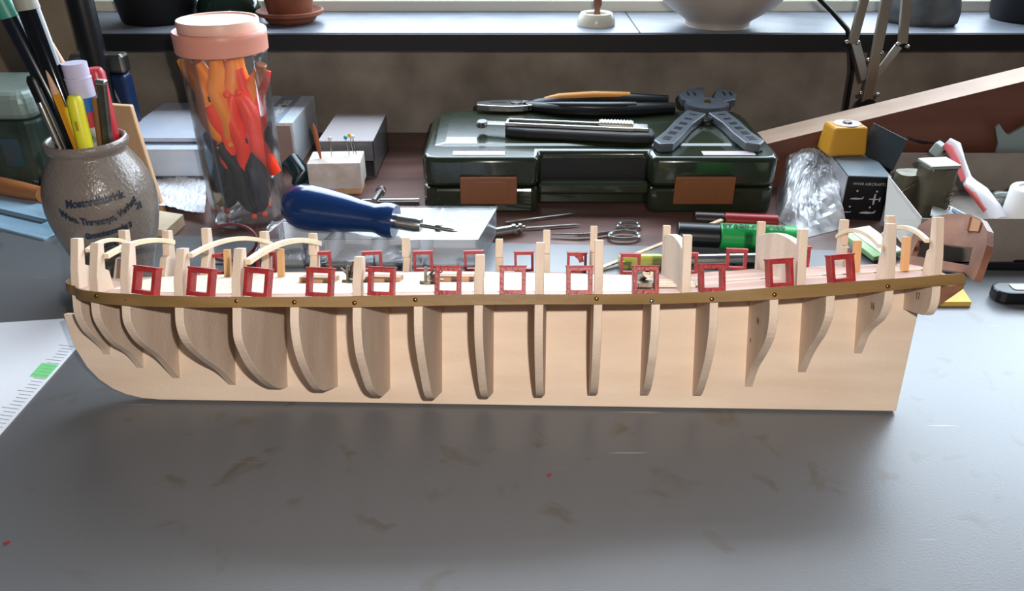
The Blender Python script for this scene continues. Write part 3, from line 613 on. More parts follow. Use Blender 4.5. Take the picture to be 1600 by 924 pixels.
# ------------------------------------------------------------------ jar of clamps
JB = G(392, 337, T0)
jar = thing('plastic_jar', 'tall clear plastic jar with pink screw lid full of orange, yellow and black clamps', 'jar', at(JB))
m_jar = film('jar_plastic', haze=.03, rough=.03, gain=.7)
MB().lathe([(.0295,.0),(.0310,.003),(.0315,.02),(.0320,.06),(.0325,.12),(.0335,.135),(.0338,.139),(.0325,.141),(.0318,.141),(.0323,.137),(.0315,.12),(.0308,.06),(.0300,.005)], None, 48).build('body', m_jar, jar, smooth=True)
m_pink = mat('salmon_plastic', 'dc9480', .38)
MB().lathe([(.0330,.139),(.0348,.140),(.0350,.150),(.0352,.1508),(.0352,.1545),(.0345,.1555),(.0300,.1555)], None, 48).build('lid', m_pink, jar, smooth=True)
MB().lathe([(.0302,.1540),(.0306,.1620),(.0300,.1632),(.0285,.1632),(.0278,.1620),(0,.1622)], None, 48).build('lid_cap', mat('pale_pink', 'eab8a4', .4), jar, smooth=True)
def clamp(label, c, ang, tw, m, tipm, size=1.0, g='plastic spring clamps in the jar'):
    M = Matrix.Translation(JB+Vector(c)) @ Matrix.Rotation(tw, 4, 'Z') @ Matrix.Rotation(ang, 4, 'Y') @ Matrix.Scale(size, 4)
    t = thing('spring_clamp', label, 'clamp', M, g)
    for s_ in (1, -1):
        pts = [(s_*.013,0,-.034),(s_*.0105,0,-.022),(s_*.0045,0,-.008),(s_*.0060,0,.004),(s_*.0080,0,.016),(s_*.0050,0,.028),(s_*.0015,0,.034)]
        o = MB().tube(pts, [.0048,.0058,.0074,.0080,.0074,.0056,.0038], 12, 1.2, up=Vector((0,1,0))).build('arm', m, t, smooth=True)
    MB().ball((0.0045,-.0055,.036), .0028, 6).build('tip', tipm, t, smooth=True); MB().ball((-.0045,-.0055,.036), .0028, 6).build('tip', tipm, t, smooth=True)
    MB().lathe([(.0022,-.0072),(.0022,.0072)], Matrix.Translation((0,0,-.002)) @ Matrix.Rotation(math.pi/2, 4, 'X'), 12).build('hinge_pin', m_black, t)
    MB().lathe([(.0034,-.003),(.0034,.003)], Matrix.Translation((0,0,-.002)) @ Matrix.Rotation(math.pi/2, 4, 'X'), 12).build('spring', m_steel, t)
m_cor = mat('clamp_yellow', 'f58e06', .4); m_cre = mat('clamp_orange', 'ff3c0c', .4); m_ctip = mat('clamp_tip', 'f2592c', .5)
clamp('amber yellow clamp at the upper left of the jar', (-.010,-.012,.104), math.radians(172), .0, m_cor, m_cor)
clamp('amber yellow clamp slanting in the middle top of the jar', (.000,-.003,.102), math.radians(169), .5, m_cor, m_cor)
clamp('amber yellow clamp against the right upper wall of the jar', (.012,.004,.105), math.radians(196), -.3, m_cor, m_cor, .82)
clamp('orange red clamp spreading at the right of the jar', (.012,-.010,.074), math.radians(-8), .1, m_cre, m_cre, 1.0)
clamp('orange red clamp in the centre of the jar below the yellow ones', (-.003,-.006,.070), math.radians(175), .9, m_cre, m_cre, .95)
clamp('orange red clamp high behind the right one in the jar', (.015,.002,.095), math.radians(190), .6, m_cre, m_cre, .85)
clamp('black clamp with orange tips at the lower left of the jar', (-.010,-.008,.044), math.radians(195), .0, m_blackm, m_ctip, .95)
clamp('black clamp with orange tips in the lower middle of the jar', (.006,-.010,.040), math.radians(172), .3, m_blackm, m_ctip, .95)
clamp('black clamp at the bottom right of the jar behind the others', (.010,.003,.044), math.radians(183), .9, m_blackm, m_ctip, .95)
clamp('black clamp standing at the back left of the jar', (-.013,.008,.048), math.radians(165), 1.2, m_blackm, m_ctip, .9)

# ------------------------------------------------------------------ clear organiser box and the blue handled tool on it
def frame_box(name, label, cat, corners, z0, z1, mt, extra=None):   # corners: ground quad in world xy, counter-clockwise
    c = sum((Vector(p) for p in corners), Vector((0,0)))/4; t = thing(name, label, cat, at((c.x, c.y, z0)))
    return t, [tuple(Vector(p)-c) for p in corners]
zt = .024
A_ = [G(402,372,zt), G(748,372,zt), G(778,322,zt), G(468,321,zt)]
bx, q = frame_box('organizer_box', 'flat clear plastic organizer box with dividers under the blue handled tool', 'box', [p.xy for p in A_], .0002, zt, m_clear)
def quadbox(mb, q, z0, z1, s=1.0):
    return mb.prism([(p[0]*s, p[1]*s) for p in q], z0, z1)
h = zt-.0002
m_lidp = film('frosted_lid', haze=.05, rough=.10, gain=.12, noise=14)
quadbox(MB(), q, h-.0016, h).build('lid', m_lidp, bx, bevel=.0005)
m_tray = film('frosted_tray', haze=.20, rough=.15)
quadbox(MB(), q, .0, .0012, .99).build('base', m_tray, bx)
for i in range(4):
    a_ = Vector(q[i])*.985; b2 = Vector(q[(i+1) % 4])*.985; d_ = (b2-a_).normalized(); n_ = Vector((-d_.y, d_.x))*.0012
    MB().prism([tuple(a_), tuple(b2), tuple(b2+n_), tuple(a_+n_)], .0012, h-.0017).build('side_wall', m_tray, bx)
for u in (.30,.52,.74):
    a_ = Vector(q[0]).lerp(Vector(q[1]), u)*.97; b2 = Vector(q[3]).lerp(Vector(q[2]), u)*.97; d_ = (b2-a_).normalized(); n_ = Vector((-d_.y, d_.x))*.0014
    MB().prism([tuple(a_), tuple(b2), tuple(b2+n_), tuple(a_+n_)], .0012, h-.0017).build('divider', film('frosted_divider', haze=.6, rough=.2), bx)
a_ = Vector(q[0]).lerp(Vector(q[3]), .5)*.97; b2 = Vector(q[1]).lerp(Vector(q[2]), .5)*.97
MB().prism([tuple(a_), tuple(b2), tuple(b2+Vector((0,.0014))), tuple(a_+Vector((0,.0014)))], .0012, h-.0017).build('divider', MATS['frosted_divider'], bx)
r_ = .0175; s0 = G(452, 352, zt); t0 = G(716, 374, zt)
sA = Vector((s0.x, s0.y, zt+.0172)); sB = Vector((t0.x, t0.y-.002, zt+.0075)); Ls = (sB-sA).length
sd = thing('pin_pusher', 'blue wooden handled pin pusher with steel shaft lying on the clear box', 'tool', axis(sA, sB))
hl = Ls*.645
MB().lathe([(0,-.003),(.004,-.0025),(.010,.0005),(.0148,.006),(.0170,.013),(.0172,.020),(.0160,.032),(.0138,.048),(.0120,hl-.028),(.0108,hl-.017),(.0110,hl-.014),(.0128,hl-.009),(.0130,hl-.004),(.0120,hl),(.0,hl)], ry90(), 40).build('handle', mat('blue_lacquer', '0d2f62', .22, coat=.5), sd, smooth=True)
MB().lathe([(.0057,hl-.001),(.0057,hl+.0155),(.0048,hl+.0195),(.0022,hl+.0205)], ry90(), 24).build('ferrule', m_steel, sd, smooth=True)
MB().lathe([(.0017,hl+.019),(.0017,hl+.030),(.0030,hl+.0305),(.0030,hl+.0345),(.0017,hl+.035),(.0017,Ls-.004),(.0006,Ls),(0,Ls)], ry90(), 16).build('shaft', m_steel, sd, smooth=True)
# steel rod with a cross bar behind the box
p = G(535,315,T0+.003); q_ = G(655,314,T0+.003)
o = MB().tube([(0,0,0),((q_-p).length*.5,0,0),((q_-p).length,0,0)], [.002,.0024,.0026], 10).build('steel_rod', m_steel, smooth=True); o.matrix_world = axis(p, q_); tag(o, 'thin steel rod lying on the table behind the clear box', 'rod')
p = G(584,316,T0+.0065); q_ = G(598,294,T0+.0065)
o = MB().lathe([(.0032,0),(.0032,.024),(.0046,.0245),(.0046,.028),(0,.028)], ry90(), 16).build('steel_bolt', m_steel, smooth=True); o.matrix_world = axis(p, q_); tag(o, 'short round steel bolt lying in front of the pin block', 'bolt')

# ------------------------------------------------------------------ pin block, clear cover, carton
y0 = G(490,305,T0).y; xa_ = G(483,306,T0).x; xb_ = G(566,303,T0).x
base_z = T0+.005
o = MB().box((0,0,0), (.030,.022,.005)).build('wooden_block', m_pillar, bevel=.0003); o.location = ((xa_+xb_)/2+.008, y0+.014, T0+.0025); tag(o, 'small orange brown wood block under the pin block', 'wood block')
pb_ = thing('pin_block', 'white foam block stuck with glass headed pins beside the jar', 'pin cushion', at(((xa_+xb_)/2, y0+.018, base_z), .05))
MB().box((0,0,.0125), (xb_-xa_, .034, .025)).build('foam', mat('foam', 'd8d0c8', .8, col2='c0b2a6', noise=1, nscale=70, bump=.4, bscale=500), pb_, bevel=.001)
for (x, y, hc) in ((-.004,.002,'d8d2c8'),(.012,.004,'3aa6c0'),(.015,.010,'e0a020'),(.018,.006,'f0eee8')):
    pn = MB().tube([(x,y,.024),(x-.002 if x > .01 else x,y,.041)], .0004, 6).build('pin', m_steel, pb_)
    MB().ball((x-.002 if x > .01 else x, y, .042), .0020, 6).build('pin_head_bead', mat('bead_'+hc, hc, .2), pn, smooth=True)
p = Vector(((xa_+xb_)/2-.013, y0+.014, base_z+.0252)); hd2 = V(489, 192, y0+.018)
o = MB().lathe([(.0008,0),(.0021,.010),(.0021,(hd2-p).length-.006),(.0004,(hd2-p).length)], None, 10).build('wooden_stick', mat('stick_red_brown', '9c5230', .5), smooth=True); o.matrix_world = zaxis(p, hd2); tag(o, 'thin red brown wooden stick stuck upright in the pin block', 'stick')
y1 = .728; xa2 = V(497,222,y1).x; xb2 = V(583,220,y1).x
cb = thing('clear_case', 'small smoky clear plastic case standing behind the pin block', 'box', at(((xa2+xb2)/2, y1, T0)))
wd = xb2-xa2; zc = V(540,221,y1).z-T0; dp = .088
m_smoke = film('smoky_clear', 'b9b2ae', haze=.12, rough=.08)
MB().box((0,dp/2,zc), (wd,dp,.0016)).build('top', mat('smoky_top', 'cdc6c8', .15, alpha=.85), cb, bevel=.0005)
for (c_, d_) in (((-wd/2+.0006,dp/2,zc/2),(.0012,dp,zc)), ((wd/2-.0006,dp/2,zc/2),(.0012,dp,zc)), ((0,dp,zc/2),(wd,.0012,zc)), ((0,.0006,zc*.72),(wd,.0012,zc*.5))): MB().box(c_, d_).build('wall', m_smoke, cb)
MB().box((0,dp/2,.0006), (wd,dp,.0012)).build('bottom', m_smoke, cb)
y2 = .753; cx1 = V(456,195,y2).x; cwd = .062; cdp = .100; ct = V(450,193,y2).z-T0
cr = thing('carton', 'white and silver carton with pale lettering on top behind the jar', 'carton', at((cx1-cwd/2, y2, T0)))
m_card = mat('silver_card', 'dfe6ec', .35, col2='ccd6df', noise=1, nscale=40)
MB().box((0,cdp/2+.0012,ct/2), (cwd,cdp-.002,ct)).build('body', m_card, cr, bevel=.0006)
MB().box((0,0,ct/2), (cwd-.004,.0012,ct-.004)).build('end_flap', mat('brown_card', '9a8379', .7), cr)
MB().box((.008,cdp/2,ct+.0003), (.020,cdp*.94,.0004)).build('band', mat('grey_band', '9aa9b8', .4), cr)
text('lettering', 'NeoMica', .016, m_white, cr, Matrix.Translation((.008,cdp/2,ct+.0008)) @ Matrix.Rotation(math.pi/2, 4, 'Z'), .00008, bold=.0003)
p = G(463,303,T0); o = MB().tube([(0,0,.004),(.004,.006,.013),(-.006,.014,.022),(-.014,.018,.016)], [.006,.0095,.009,.005], 12).tube([(.008,-.002,.004),(.012,.012,.012)], [.004,.006], 10).build('rubber_bulb', mat('dark_teal_plastic', '15272c', .25), smooth=True); o.location = p+Vector((0,.008,.0)); tag(o, 'small crumpled dark teal plastic piece between the jar and the pin block', 'plastic piece')

# ------------------------------------------------------------------ things between the pot and the jar
y3 = G(250,292,T0).y
o = thing('parts_box', 'flat translucent blue white parts box behind the pot and the jar', 'box', at((V(262,285,y3).x, y3, T0)))
wdt = .082; hh = V(262,232,y3).z-T0
MB().box((0,.030,hh*.62), (wdt,.060,hh*.72)).build('upper_tray', mat('milky_blue', 'b7c8dc', .3, col2='d4dde6', noise=1, nscale=30), o, bevel=.002)
MB().box((0,.030,hh*.13), (wdt*.97,.056,hh*.24)).build('lower_tray', mat('dark_contents', '3a454d', .4, col2='8a949b', noise=1, nscale=60), o, bevel=.002)
MB().box((0,.075,hh+.003), (wdt*1.15,.12,.004)).build('lid', mat('pale_lid', 'b4c2d6', .3, col2='cfd2dc', noise=1, nscale=18), o, bevel=.001)
def sheet(name, label, cat, corners, mt, amp, seed, nx=26, ny=20, th=.0004, fold=6.0, sub=0):
    rnd = random.Random(seed); w_ = [(rnd.uniform(-1,1)*fold, rnd.uniform(-1,1)*fold, rnd.uniform(0,6.28), rnd.uniform(.4,1)) for _ in range(9)]
    c0 = sum(corners, Vector((0,0,0)))/4; vs = []; fs = []
    for i in range(nx+1):
        for j in range(ny+1):
            u, v_ = i/nx, j/ny; p = corners[0].lerp(corners[1], u).lerp(corners[3].lerp(corners[2], u), v_)
            z = sum(a_*abs(math.sin(kx*u+ky*v_+ph)) for kx, ky, ph, a_ in w_)/len(w_)*amp+rnd.uniform(0, amp*.10)
            vs.append((p.x-c0.x, p.y-c0.y, p.z-c0.z+z))
    n = len(vs); vs += [(x, y, z-th) for x, y, z in vs]
    I = lambda i, j: i*(ny+1)+j
    for i in range(nx):
        for j in range(ny):
            q = (I(i,j), I(i+1,j), I(i+1,j+1), I(i,j+1)); fs.append(q); fs.append(tuple(n+k_ for k_ in q[::-1]))
    o = MB().add(vs, fs).build(name, mt); o.location = c0; return tag(o, label, cat)
m_bag = film('crinkled_film', haze=.4, rough=.15)
sheet('plastic_bag', 'crumpled white plastic film on the table between the pot and the jar', 'plastic film', [G(238,330,T0+.001), G(322,345,T0+.001), G(325,292,T0+.001), G(244,284,T0+.001)], mat('white_film', 'f0f3fa', .2, alpha=.85, spec=.9), .012, 3)
o = MB().prism([tuple((G(*p_, T0)-G(262,366,T0)).xy) for p_ in ((240,375),(262,378),(290,352),(246,345))], 0, .010).build('wood_offcut', mat('pale_wood', 'dcc6a4', .5, col2='e8d6b8', noise=1, nscale=60), bevel=.0005); o.location = G(262,366,T0); tag(o, 'small pale wedge shaped wood offcut behind the pot', 'wood offcut')
yb_ = G(235,350,T0).y+.02
wb = [(160,163),(204,166),(214,200),(262,352),(232,352),(168,352)]
A3 = [V(px, py, yb_+(352-py)*.0001) for px, py in wb]; o0 = Vector((A3[4].x, A3[4].y, T0))
o = MB().slab([tuple(p-o0) for p in A3], [tuple(p-o0+Vector((0,.006,0))) for p in A3]).build('wood_piece', mat('beech_piece', 'c49a72', .5, col2='d0a880', noise=1, nscale=50, grain=(1,1,.25)), bevel=.001); o.location = o0; tag(o, 'upright tan wooden slat leaning behind the stoneware pot', 'wood slat')

# ------------------------------------------------------------------ left side clutter
y4 = .70
tb = thing('storage_tub', 'cloudy greenish plastic tub at the left edge behind the brushes', 'tub', at((V(5,255,y4).x-.012, y4+.04, T0)))
th_ = V(20,190,y4).z-T0
MB().rbox((0,0,th_/2), (.100,.080,th_), .014).build('body', mat('dark_green_tub', '2c3a30', .35, col2='4a5a50', noise=1, nscale=25), tb, bevel=.003)
MB().rbox((0,0,th_+.013), (.106,.086,.026), .016).build('lid', mat('cloudy_green', '8fa093', .25, col2='a6b3aa', noise=1, nscale=20), tb, bevel=.010, seg=4)
MB().box((.024,-.0405,th_*.55), (.016,.001,.026)).build('label', mat('label_blue', '2b5f74', .5, col2='5a5450', noise=1, nscale=60), tb)
p = G(-30,285,T0+.012); q_ = G(66,304,T0+.012)
o = MB().lathe([(.006,0),(.0085,.02),(.0078,.05),(.0065,(q_-p).length)], ry90(), 20).build('wooden_handle', mat('orange_wood', 'a5663c', .4, col2='b97748', noise=1, nscale=40, grain=(.2,1,1)), smooth=True); o.matrix_world = axis(p, q_); tag(o, 'round orange brown wooden handle at the left edge beside the pot', 'handle')  # handle end of a tool, modelled alone without the rest of the tool
o = MB().box((0,0,.003), (.13,.05,.006)).build('blade_packet', mat('pale_blue_packet', 'a8c8da', .3, col2='7fa0b4', noise=1, nscale=22, grain=(.4,3,1)), bevel=.001); o.matrix_world = at(G(28,345,T0), -.42); tag(o, 'flat pale blue plastic packet left of the stoneware pot', 'packet')
MB().box((0,-.002,.0067), (.075,.006,.0012)).build('dark_bar', mat('slate_blue', '4a5a66', .4), o)
sheet('rag', 'dark glossy crumpled plastic and rag heap behind the wooden handle', 'rag', [G(-40,285,T0+.001), G(64,298,T0+.001), G(66,250,T0+.001), G(-40,244,T0+.001)], mat('dark_rag', '2a2a2e', .35, col2='74696a', noise=1, nscale=60), .02, 9)
o = MB().box((0,0,.225), (.30,.018,.45)).build('leaning_board', mat('brown_board', '8a7762', .75, col2='9a876f', noise=1, nscale=30), bevel=.001); o.location = (V(122,60,.81).x-.15, .82, T0); tag(o, 'tall plain brown board standing behind the brushes at the left', 'board')
o = thing('tall_flask', 'tall black cylindrical object standing behind the pens at the left', 'flask', at((V(150,100,.76).x, .76, T0)))
MB().lathe([(.010,0),(.011,.004),(.0115,.26),(.009,.27),(0,.27)], None, 24).build('body', m_black, o, smooth=True)
bgx = V(190,180,.77).x; bgp = Vector((bgx, .77, T0))
o = thing('clamp_tool', 'dark navy blue tool with a grey head leaning behind the wooden slat', 'tool', at(bgp))
MB().box((-.004,0,.045), (.040,.018,.090)).build('body', mat('navy_plastic', '14284a', .4), o, bevel=.004, seg=3)
MB().box((-.008,0,.100), (.050,.016,.018)).build('head', m_dsteel, o, bevel=.003)
MB().box((.017,-.002,.074), (.012,.016,.030), Matrix.Rotation(-.25, 4, 'Y')).build('jaw', m_dsteel, o, bevel=.002)
MB().box((-.038,.004,.040), (.032,.03,.080)).build('holster', m_black, o, bevel=.004)

# ------------------------------------------------------------------ on the sill
ZS = .112
def onsill(px, y): return Vector((V(px, 40, y).x, y, ZS))
m_terra = mat('terracotta', '6c3a2a', .75, col2='8a5036', noise=1, nscale=40, bump=.3, bscale=200)
P_ = onsill(456, .885); s = sc(P_)
su = thing('plant_saucer', 'terracotta saucer under the small clay pot on the window sill', 'saucer', at(P_))
MB().lathe([(0,.0),(.022,.0),(.026,.003),(.0275,.006),(.0345,.009),(.0350,.0125),(.0330,.0130),(.031,.010),(.024,.006),(0,.005)], None, 40).build('dish', m_terra, su, smooth=True)
cp_ = thing('clay_pot', 'small terracotta plant pot standing on its saucer on the sill', 'plant pot', at(P_+Vector((0,0,.0065))))
MB().lathe([(0,0),(.0215,0),(.0225,.002),(.031,.05),(.034,.052),(.035,.064),(.031,.064),(.029,.05),(0,.045)], None, 40).build('body', m_terra, cp_, smooth=True)
P_ = onsill(252, .895); pk = thing('planter', 'big black planter on the window sill behind the jar', 'plant pot', at(P_))
MB().lathe([(0,0),(.036,0),(.038,.003),(.052,.09),(.056,.092),(.056,.104),(.051,.104),(.046,.08),(0,.07)], None, 40).build('body', mat('black_planter', '0e0d0f', .55), pk, smooth=True)
P_ = onsill(362, .90); bo = thing('glass_bottle', 'squat dark green glass bottle on the sill between planter and clay pot', 'bottle', at(P_))
MB().lathe([(0,0),(.030,0),(.033,.004),(.033,.014),(.028,.026),(.015,.034),(.009,.042),(.009,.060),(.011,.061),(.011,.066),(0,.066)], None, 40).build('body', mat('green_glass', '1a2a20', .12), bo, smooth=True)
MB().lathe([(.0093,.040),(.0093,.052)], None, 20).build('collar', m_brass, bo)
P_ = onsill(931, .868); ch = thing('candle_holder', 'small white ceramic ring holder with brown stick on the sill', 'holder', at(P_))
MB().lathe([(0,0),(.0195,0),(.0200,.002),(.0190,.008),(.0165,.0125),(.0150,.0130),(.0125,.0115),(.0115,.006),(0,.005)], None, 40).build('ring', mat('cream_ceramic', 'cbc5b2', .25), ch, smooth=True)
MB().lathe([(.0035,.005),(.0030,.016),(.0045,.02),(.003,.05),(0,.05)], Matrix.Translation((.001,.003,0)), 16).build('stick', mat('brown_stick', '6a4230', .5), ch, smooth=True)
P_ = onsill(1120, .870); bw = thing('large_bowl', 'large cream ceramic bowl on the window sill right of centre', 'bowl', at(P_))
MB().lathe(dens([(0,.0),(.030,.0),(.0325,.001),(.034,.006),(.046,.014),(.062,.027),(.075,.045),(.083,.065),(.087,.085),(.085,.085),(.080,.065),(.070,.045),(.050,.022),(0,.012)], 3), None, 64).build('body', mat('cream_stoneware', 'b5aaa0', .35, col2='a89c92', noise=1, nscale=25), bw, smooth=True)
P_ = onsill(1437, .885)
o = MB().ball((0,0,0), 1, 18).build('stone', mat('grey_stone', '4a4c4e', .8, col2='6c7070', noise=1, nscale=30, bump=.8, bscale=70), smooth=True)
for v in o.data.vertices:
    a_ = v.co.normalized(); k_ = 1+.09*math.sin(a_.x*5+a_.z*3)+.06*math.sin(a_.y*7+1)+.03*math.sin(a_.x*17+a_.y*13); z = a_.z*k_*.042
    v.co = (a_.x*k_*.038, a_.y*k_*.030, max(z, -.020)+.020)
o.location = P_; tag(o, 'rounded rough grey stone on the sill behind the lamp arms', 'stone')
P_ = onsill(1600, .900); dk = thing('planter', 'black planter at the right end of the window sill', 'plant pot', at(P_))
MB().lathe([(0,0),(.034,0),(.036,.003),(.046,.07),(.049,.072),(.049,.08),(.044,.08),(.040,.06),(0,.055)], None, 36).build('body', MATS['black_planter'], dk, smooth=True)

# ------------------------------------------------------------------ lamp with sprung arms
yl = .792; LB = V(1349, 178, yl); LB = Vector((LB.x, yl, T0))
lamp = thing('desk_lamp', 'grey metal spring arm desk lamp rising behind the wooden board at the right', 'lamp', at(LB))
m_lamp = mat('lamp_grey', '8e8678', .35, .6); m_plate = mat('lamp_plate', 'a7aaa5', .35, .7)
def lv(px, py, dy=0): return V(px, py, yl+dy)-LB
MB().lathe([(.016,0),(.016,.006),(.012,.010),(.008,.012),(.008,lv(1349,165).z)], None, 24).build('clamp_base', m_black, lamp, smooth=True)
def bar(mb, a_, b2, wd, th):
    M = axis(a_, b2, (0,-1,0)); mb.box(((Vector(b2)-Vector(a_)).length/2, 0, 0), ((Vector(b2)-Vector(a_)).length, wd, th), M)
ab = MB(); bar(ab, lv(1354,160,-.003), lv(1390,-25,-.003), .0100, .004); ab.build('main_arm', m_lamp, lamp, bevel=.0006)
for (p1, p2) in (((1332,68),(1356,-25)), ((1410,68),(1418,-25))):
    ab = MB(); bar(ab, lv(*p1), lv(*p2), .0085, .005); ab.build('spring_arm', m_lamp, lamp, bevel=.0006)
for (p1, p2) in (((1337,66),(1352,124)), ((1404,72),(1364,124))):
    ab = MB(); bar(ab, lv(*p1, -.001), lv(*p2, -.001), .0080, .002); ab.build('link_plate', m_plate, lamp, bevel=.0004)
for (px, py) in ((1323,66),(1340,67),(1403,69),(1418,73),(1345,146),(1371,148),(1357,94),(1377,83)):
    MB().ball(tuple(lv(px, py, -.004)), .0022, 6).build('screw', m_steel, lamp, smooth=True)
MB().lathe([(.0085,-.006),(.0085,.006)], Matrix.Translation(lv(1353,166)) @ Matrix.Rotation(math.pi/2, 4, 'X'), 20).build('joint', m_black, lamp)
pts = [V(1276,-6,.80), V(1300,18,.80), V(1324,46,.80), V(1331,75,.80), V(1332,110,.80), V(1326,145,.80), V(1322,170,.80), V(1324,200,.80)]
o = MB().tube([p-pts[-1] for p in pts], .0024, 8).build('lamp_cable', m_black, smooth=True); o.location = pts[-1]; tag(o, 'black lamp cable hanging down from the sill beside the lamp arm', 'cable')

# ------------------------------------------------------------------ right side: board, bag, box, tray
yp = .70
pA, pB_, pC, pD = V(1196,226,yp), V(1640,118,yp), V(1640,330,yp), V(1196,300,yp)
pC.z = T0; pD.z = T0; o0 = Vector((pA.x, yp, T0)); dv = Vector((0,.034,0)); dr = Vector((0,-.01,0))
o = MB().slab([tuple(p-o0) for p in (pA,pB_,pC,pD)], [tuple(p-o0+dv) for p in (pA,pB_,pC,pD)]).build('wooden_board', mat('red_brown_board', '5a3223', .55, col2='6f4230', noise=1, nscale=30, grain=(.15,1,1.6)), bevel=.0008); o.location = o0
tag(o, 'thick wooden board on edge sloping up to the right, red brown face', 'board')
n_ = (pB_-pA).normalized(); up_ = Vector((-n_.z, 0, n_.x))*.0004
MB().slab([tuple(p-o0) for p in (pA,pB_,pB_+dv,pA+dv)], [tuple(p-o0+up_) for p in (pA,pB_,pB_+dv,pA+dv)]).build('sawn_edge', mat('pale_sawn_edge', '9c816c', .6, col2='b0947e', noise=1, nscale=50, grain=(.2,1,1)), o)
c_ = MB(); kp_ = V(1437,220,yp-.001)-o0; c_.add([(kp_.x-.012,-.0004,kp_.z+.004),(kp_.x-.004,-.0004,kp_.z+.001),(kp_.x+.020,-.0004,kp_.z-.003),(kp_.x+.004,-.0004,kp_.z-.0035),(kp_.x-.010,-.0004,kp_.z+.0005)],[(0,1,2,3,4)]); c_.build('knot_crack', m_black, o)
# white paper-like grey card fish shape at far right, leaning on the board
gp = [(1556,200),(1562,194),(1570,206),(1576,211),(1600,198),(1625,186),(1625,245),(1555,245),(1560,225)]
A5 = [V(px, py, yp-.010) for px, py in gp]; g0 = A5[-2]
o = MB().slab([tuple(p-g0) for p in A5], [tuple(p-g0+Vector((0,.003,0))) for p in A5]).build('grey_cutout', mat('grey_cutout', '7d8886', .5), bevel=.0004); o.location = g0; tag(o, 'flat grey cut-out shape leaning on the board at the right edge', 'cut-out')
# black kit box
yk = G(1345,344,T0).y; kx0 = V(1322,300,yk).x; kx1 = V(1386,300,yk).x; kh = V(1350,277,yk).z-T0; kd = .075
kb = thing('kit_box', 'small black cardboard box with white aeroplane drawings under the yellow tape', 'box', at(((kx0+kx1)/2, yk, T0), -.10)); kw = kx1-kx0
m_kit = mat('kit_black', '121318', .35); m_kt = mat('kit_top', '606a70', .3, col2='87949c', noise=1, nscale=20)
MB().box((0,kd/2,kh/2), (kw,kd,kh)).build('carton', m_kit, kb, bevel=.0004)
MB().box((0,kd/2,kh+.0004), (kw+.0005,kd,.0008)).build('top_panel', m_kt, kb)
MB().box((-kw/2-.0003,kd/2,kh/2), (.0006,kd-.002,kh-.002)).build('side_panel', mat('kit_side', '8d8f94', .5, col2='b9b4b4', noise=1, nscale=30), kb)
fm = Matrix(((1,0,0,0),(0,0,-1,-.0003),(0,1,0,0),(0,0,0,1)))
text('lettering', 'WWII AIRCRAFTS', .0034, mat('kit_print', 'b8b4b4', .5), kb, Matrix.Translation((.001,0,kh*.84)) @ fm, .00005)
def plane_side(cx, cz, s_): return [(cx-s_*1.1,cz-s_*.10),(cx-s_*.8,cz+s_*.12),(cx-s_*.1,cz+s_*.2),(cx+s_*.7,cz+s_*.1),(cx+s_*1.1,cz+s_*.42),(cx+s_*1.0,cz-s_*.02),(cx,cz-s_*.15)]
def plane_top(cx, cz, s_): return [(cx-s_*.9,cz-s_*.08),(cx-s_*.2,cz-s_*.12),(cx-s_*.15,cz-s_*1.0),(cx+s_*.1,cz-s_*1.0),(cx+s_*.12,cz-s_*.12),(cx+s_*.8,cz-s_*.06),(cx+s_*.8,cz-s_*.4),(cx+s_,cz-s_*.4),(cx+s_,cz+s_*.4),(cx+s_*.8,cz+s_*.4),(cx+s_*.8,cz+s_*.06),(cx+s_*.12,cz+s_*.12),(cx+s_*.1,cz+s_),(cx-s_*.15,cz+s_),(cx-s_*.2,cz+s_*.12),(cx-s_*.9,cz+s_*.08)]
for sh in (plane_side(-kw*.20,kh*.50,.0050), plane_top(kw*.22,kh*.50,.0048), plane_side(kw*.12,kh*.18,.0060), plane_side(-kw*.36,kh*.18,.0028)):
    MB().slab([(x,-.0002,z) for x, z in sh], [(x,-.0005,z) for x, z in sh]).build('aeroplane_drawing', MATS['kit_print'], kb)
for (x, z) in ((-kw*.22,kh*.68),(kw*.24,kh*.68),(-kw*.32,kh*.31),(kw*.16,kh*.31)): MB().ball((x,-.0003,z), .0009, 5, (1,.3,1)).build('dot', MATS['kit_print'], kb)
fl = MB(); fl.box((0,0,.014), (.0010,.038,.028)); fo = fl.build('open_flap', mat('kit_flap', '2c3438', .3), kb, bevel=.0002); fo.matrix_local = Matrix.Translation((kw/2-.001,.040,kh)) @ Matrix.Rotation(.22, 4, 'Y') @ Matrix.Rotation(.55, 4, 'Z')
yt = yk+.048; tx0 = V(1297,222,yt).x; tx1 = V(1360,222,yt).x; tz0 = T0+kh+.0012
tm = thing('tape_dispenser', 'yellow plastic tape case with white round label on top of the black box', 'tape', at(((tx0+tx1)/2-.0005, yt, tz0), .08)); tw_ = tx1-tx0
MB().box((0,.012,.013), (tw_,.026,.0255), taper=.86).build('case', mat('amber_plastic', 'c8902a', .4), tm, bevel=.0025, seg=3)
MB().lathe([(.0118,0),(.0118,.0006),(0,.0006)], Matrix.Translation((0.001,.0125,.0258)) @ Matrix.Diagonal((1,.85,1,1)), 32).build('label', mat('label_white', 'cfcad0', .4), tm)
MB().lathe([(.0042,0),(.0036,.0016),(.0012,.002),(0,.002)], Matrix.Translation((0.001,.0125,.0264)), 20).build('hub', m_cast, tm, smooth=True)
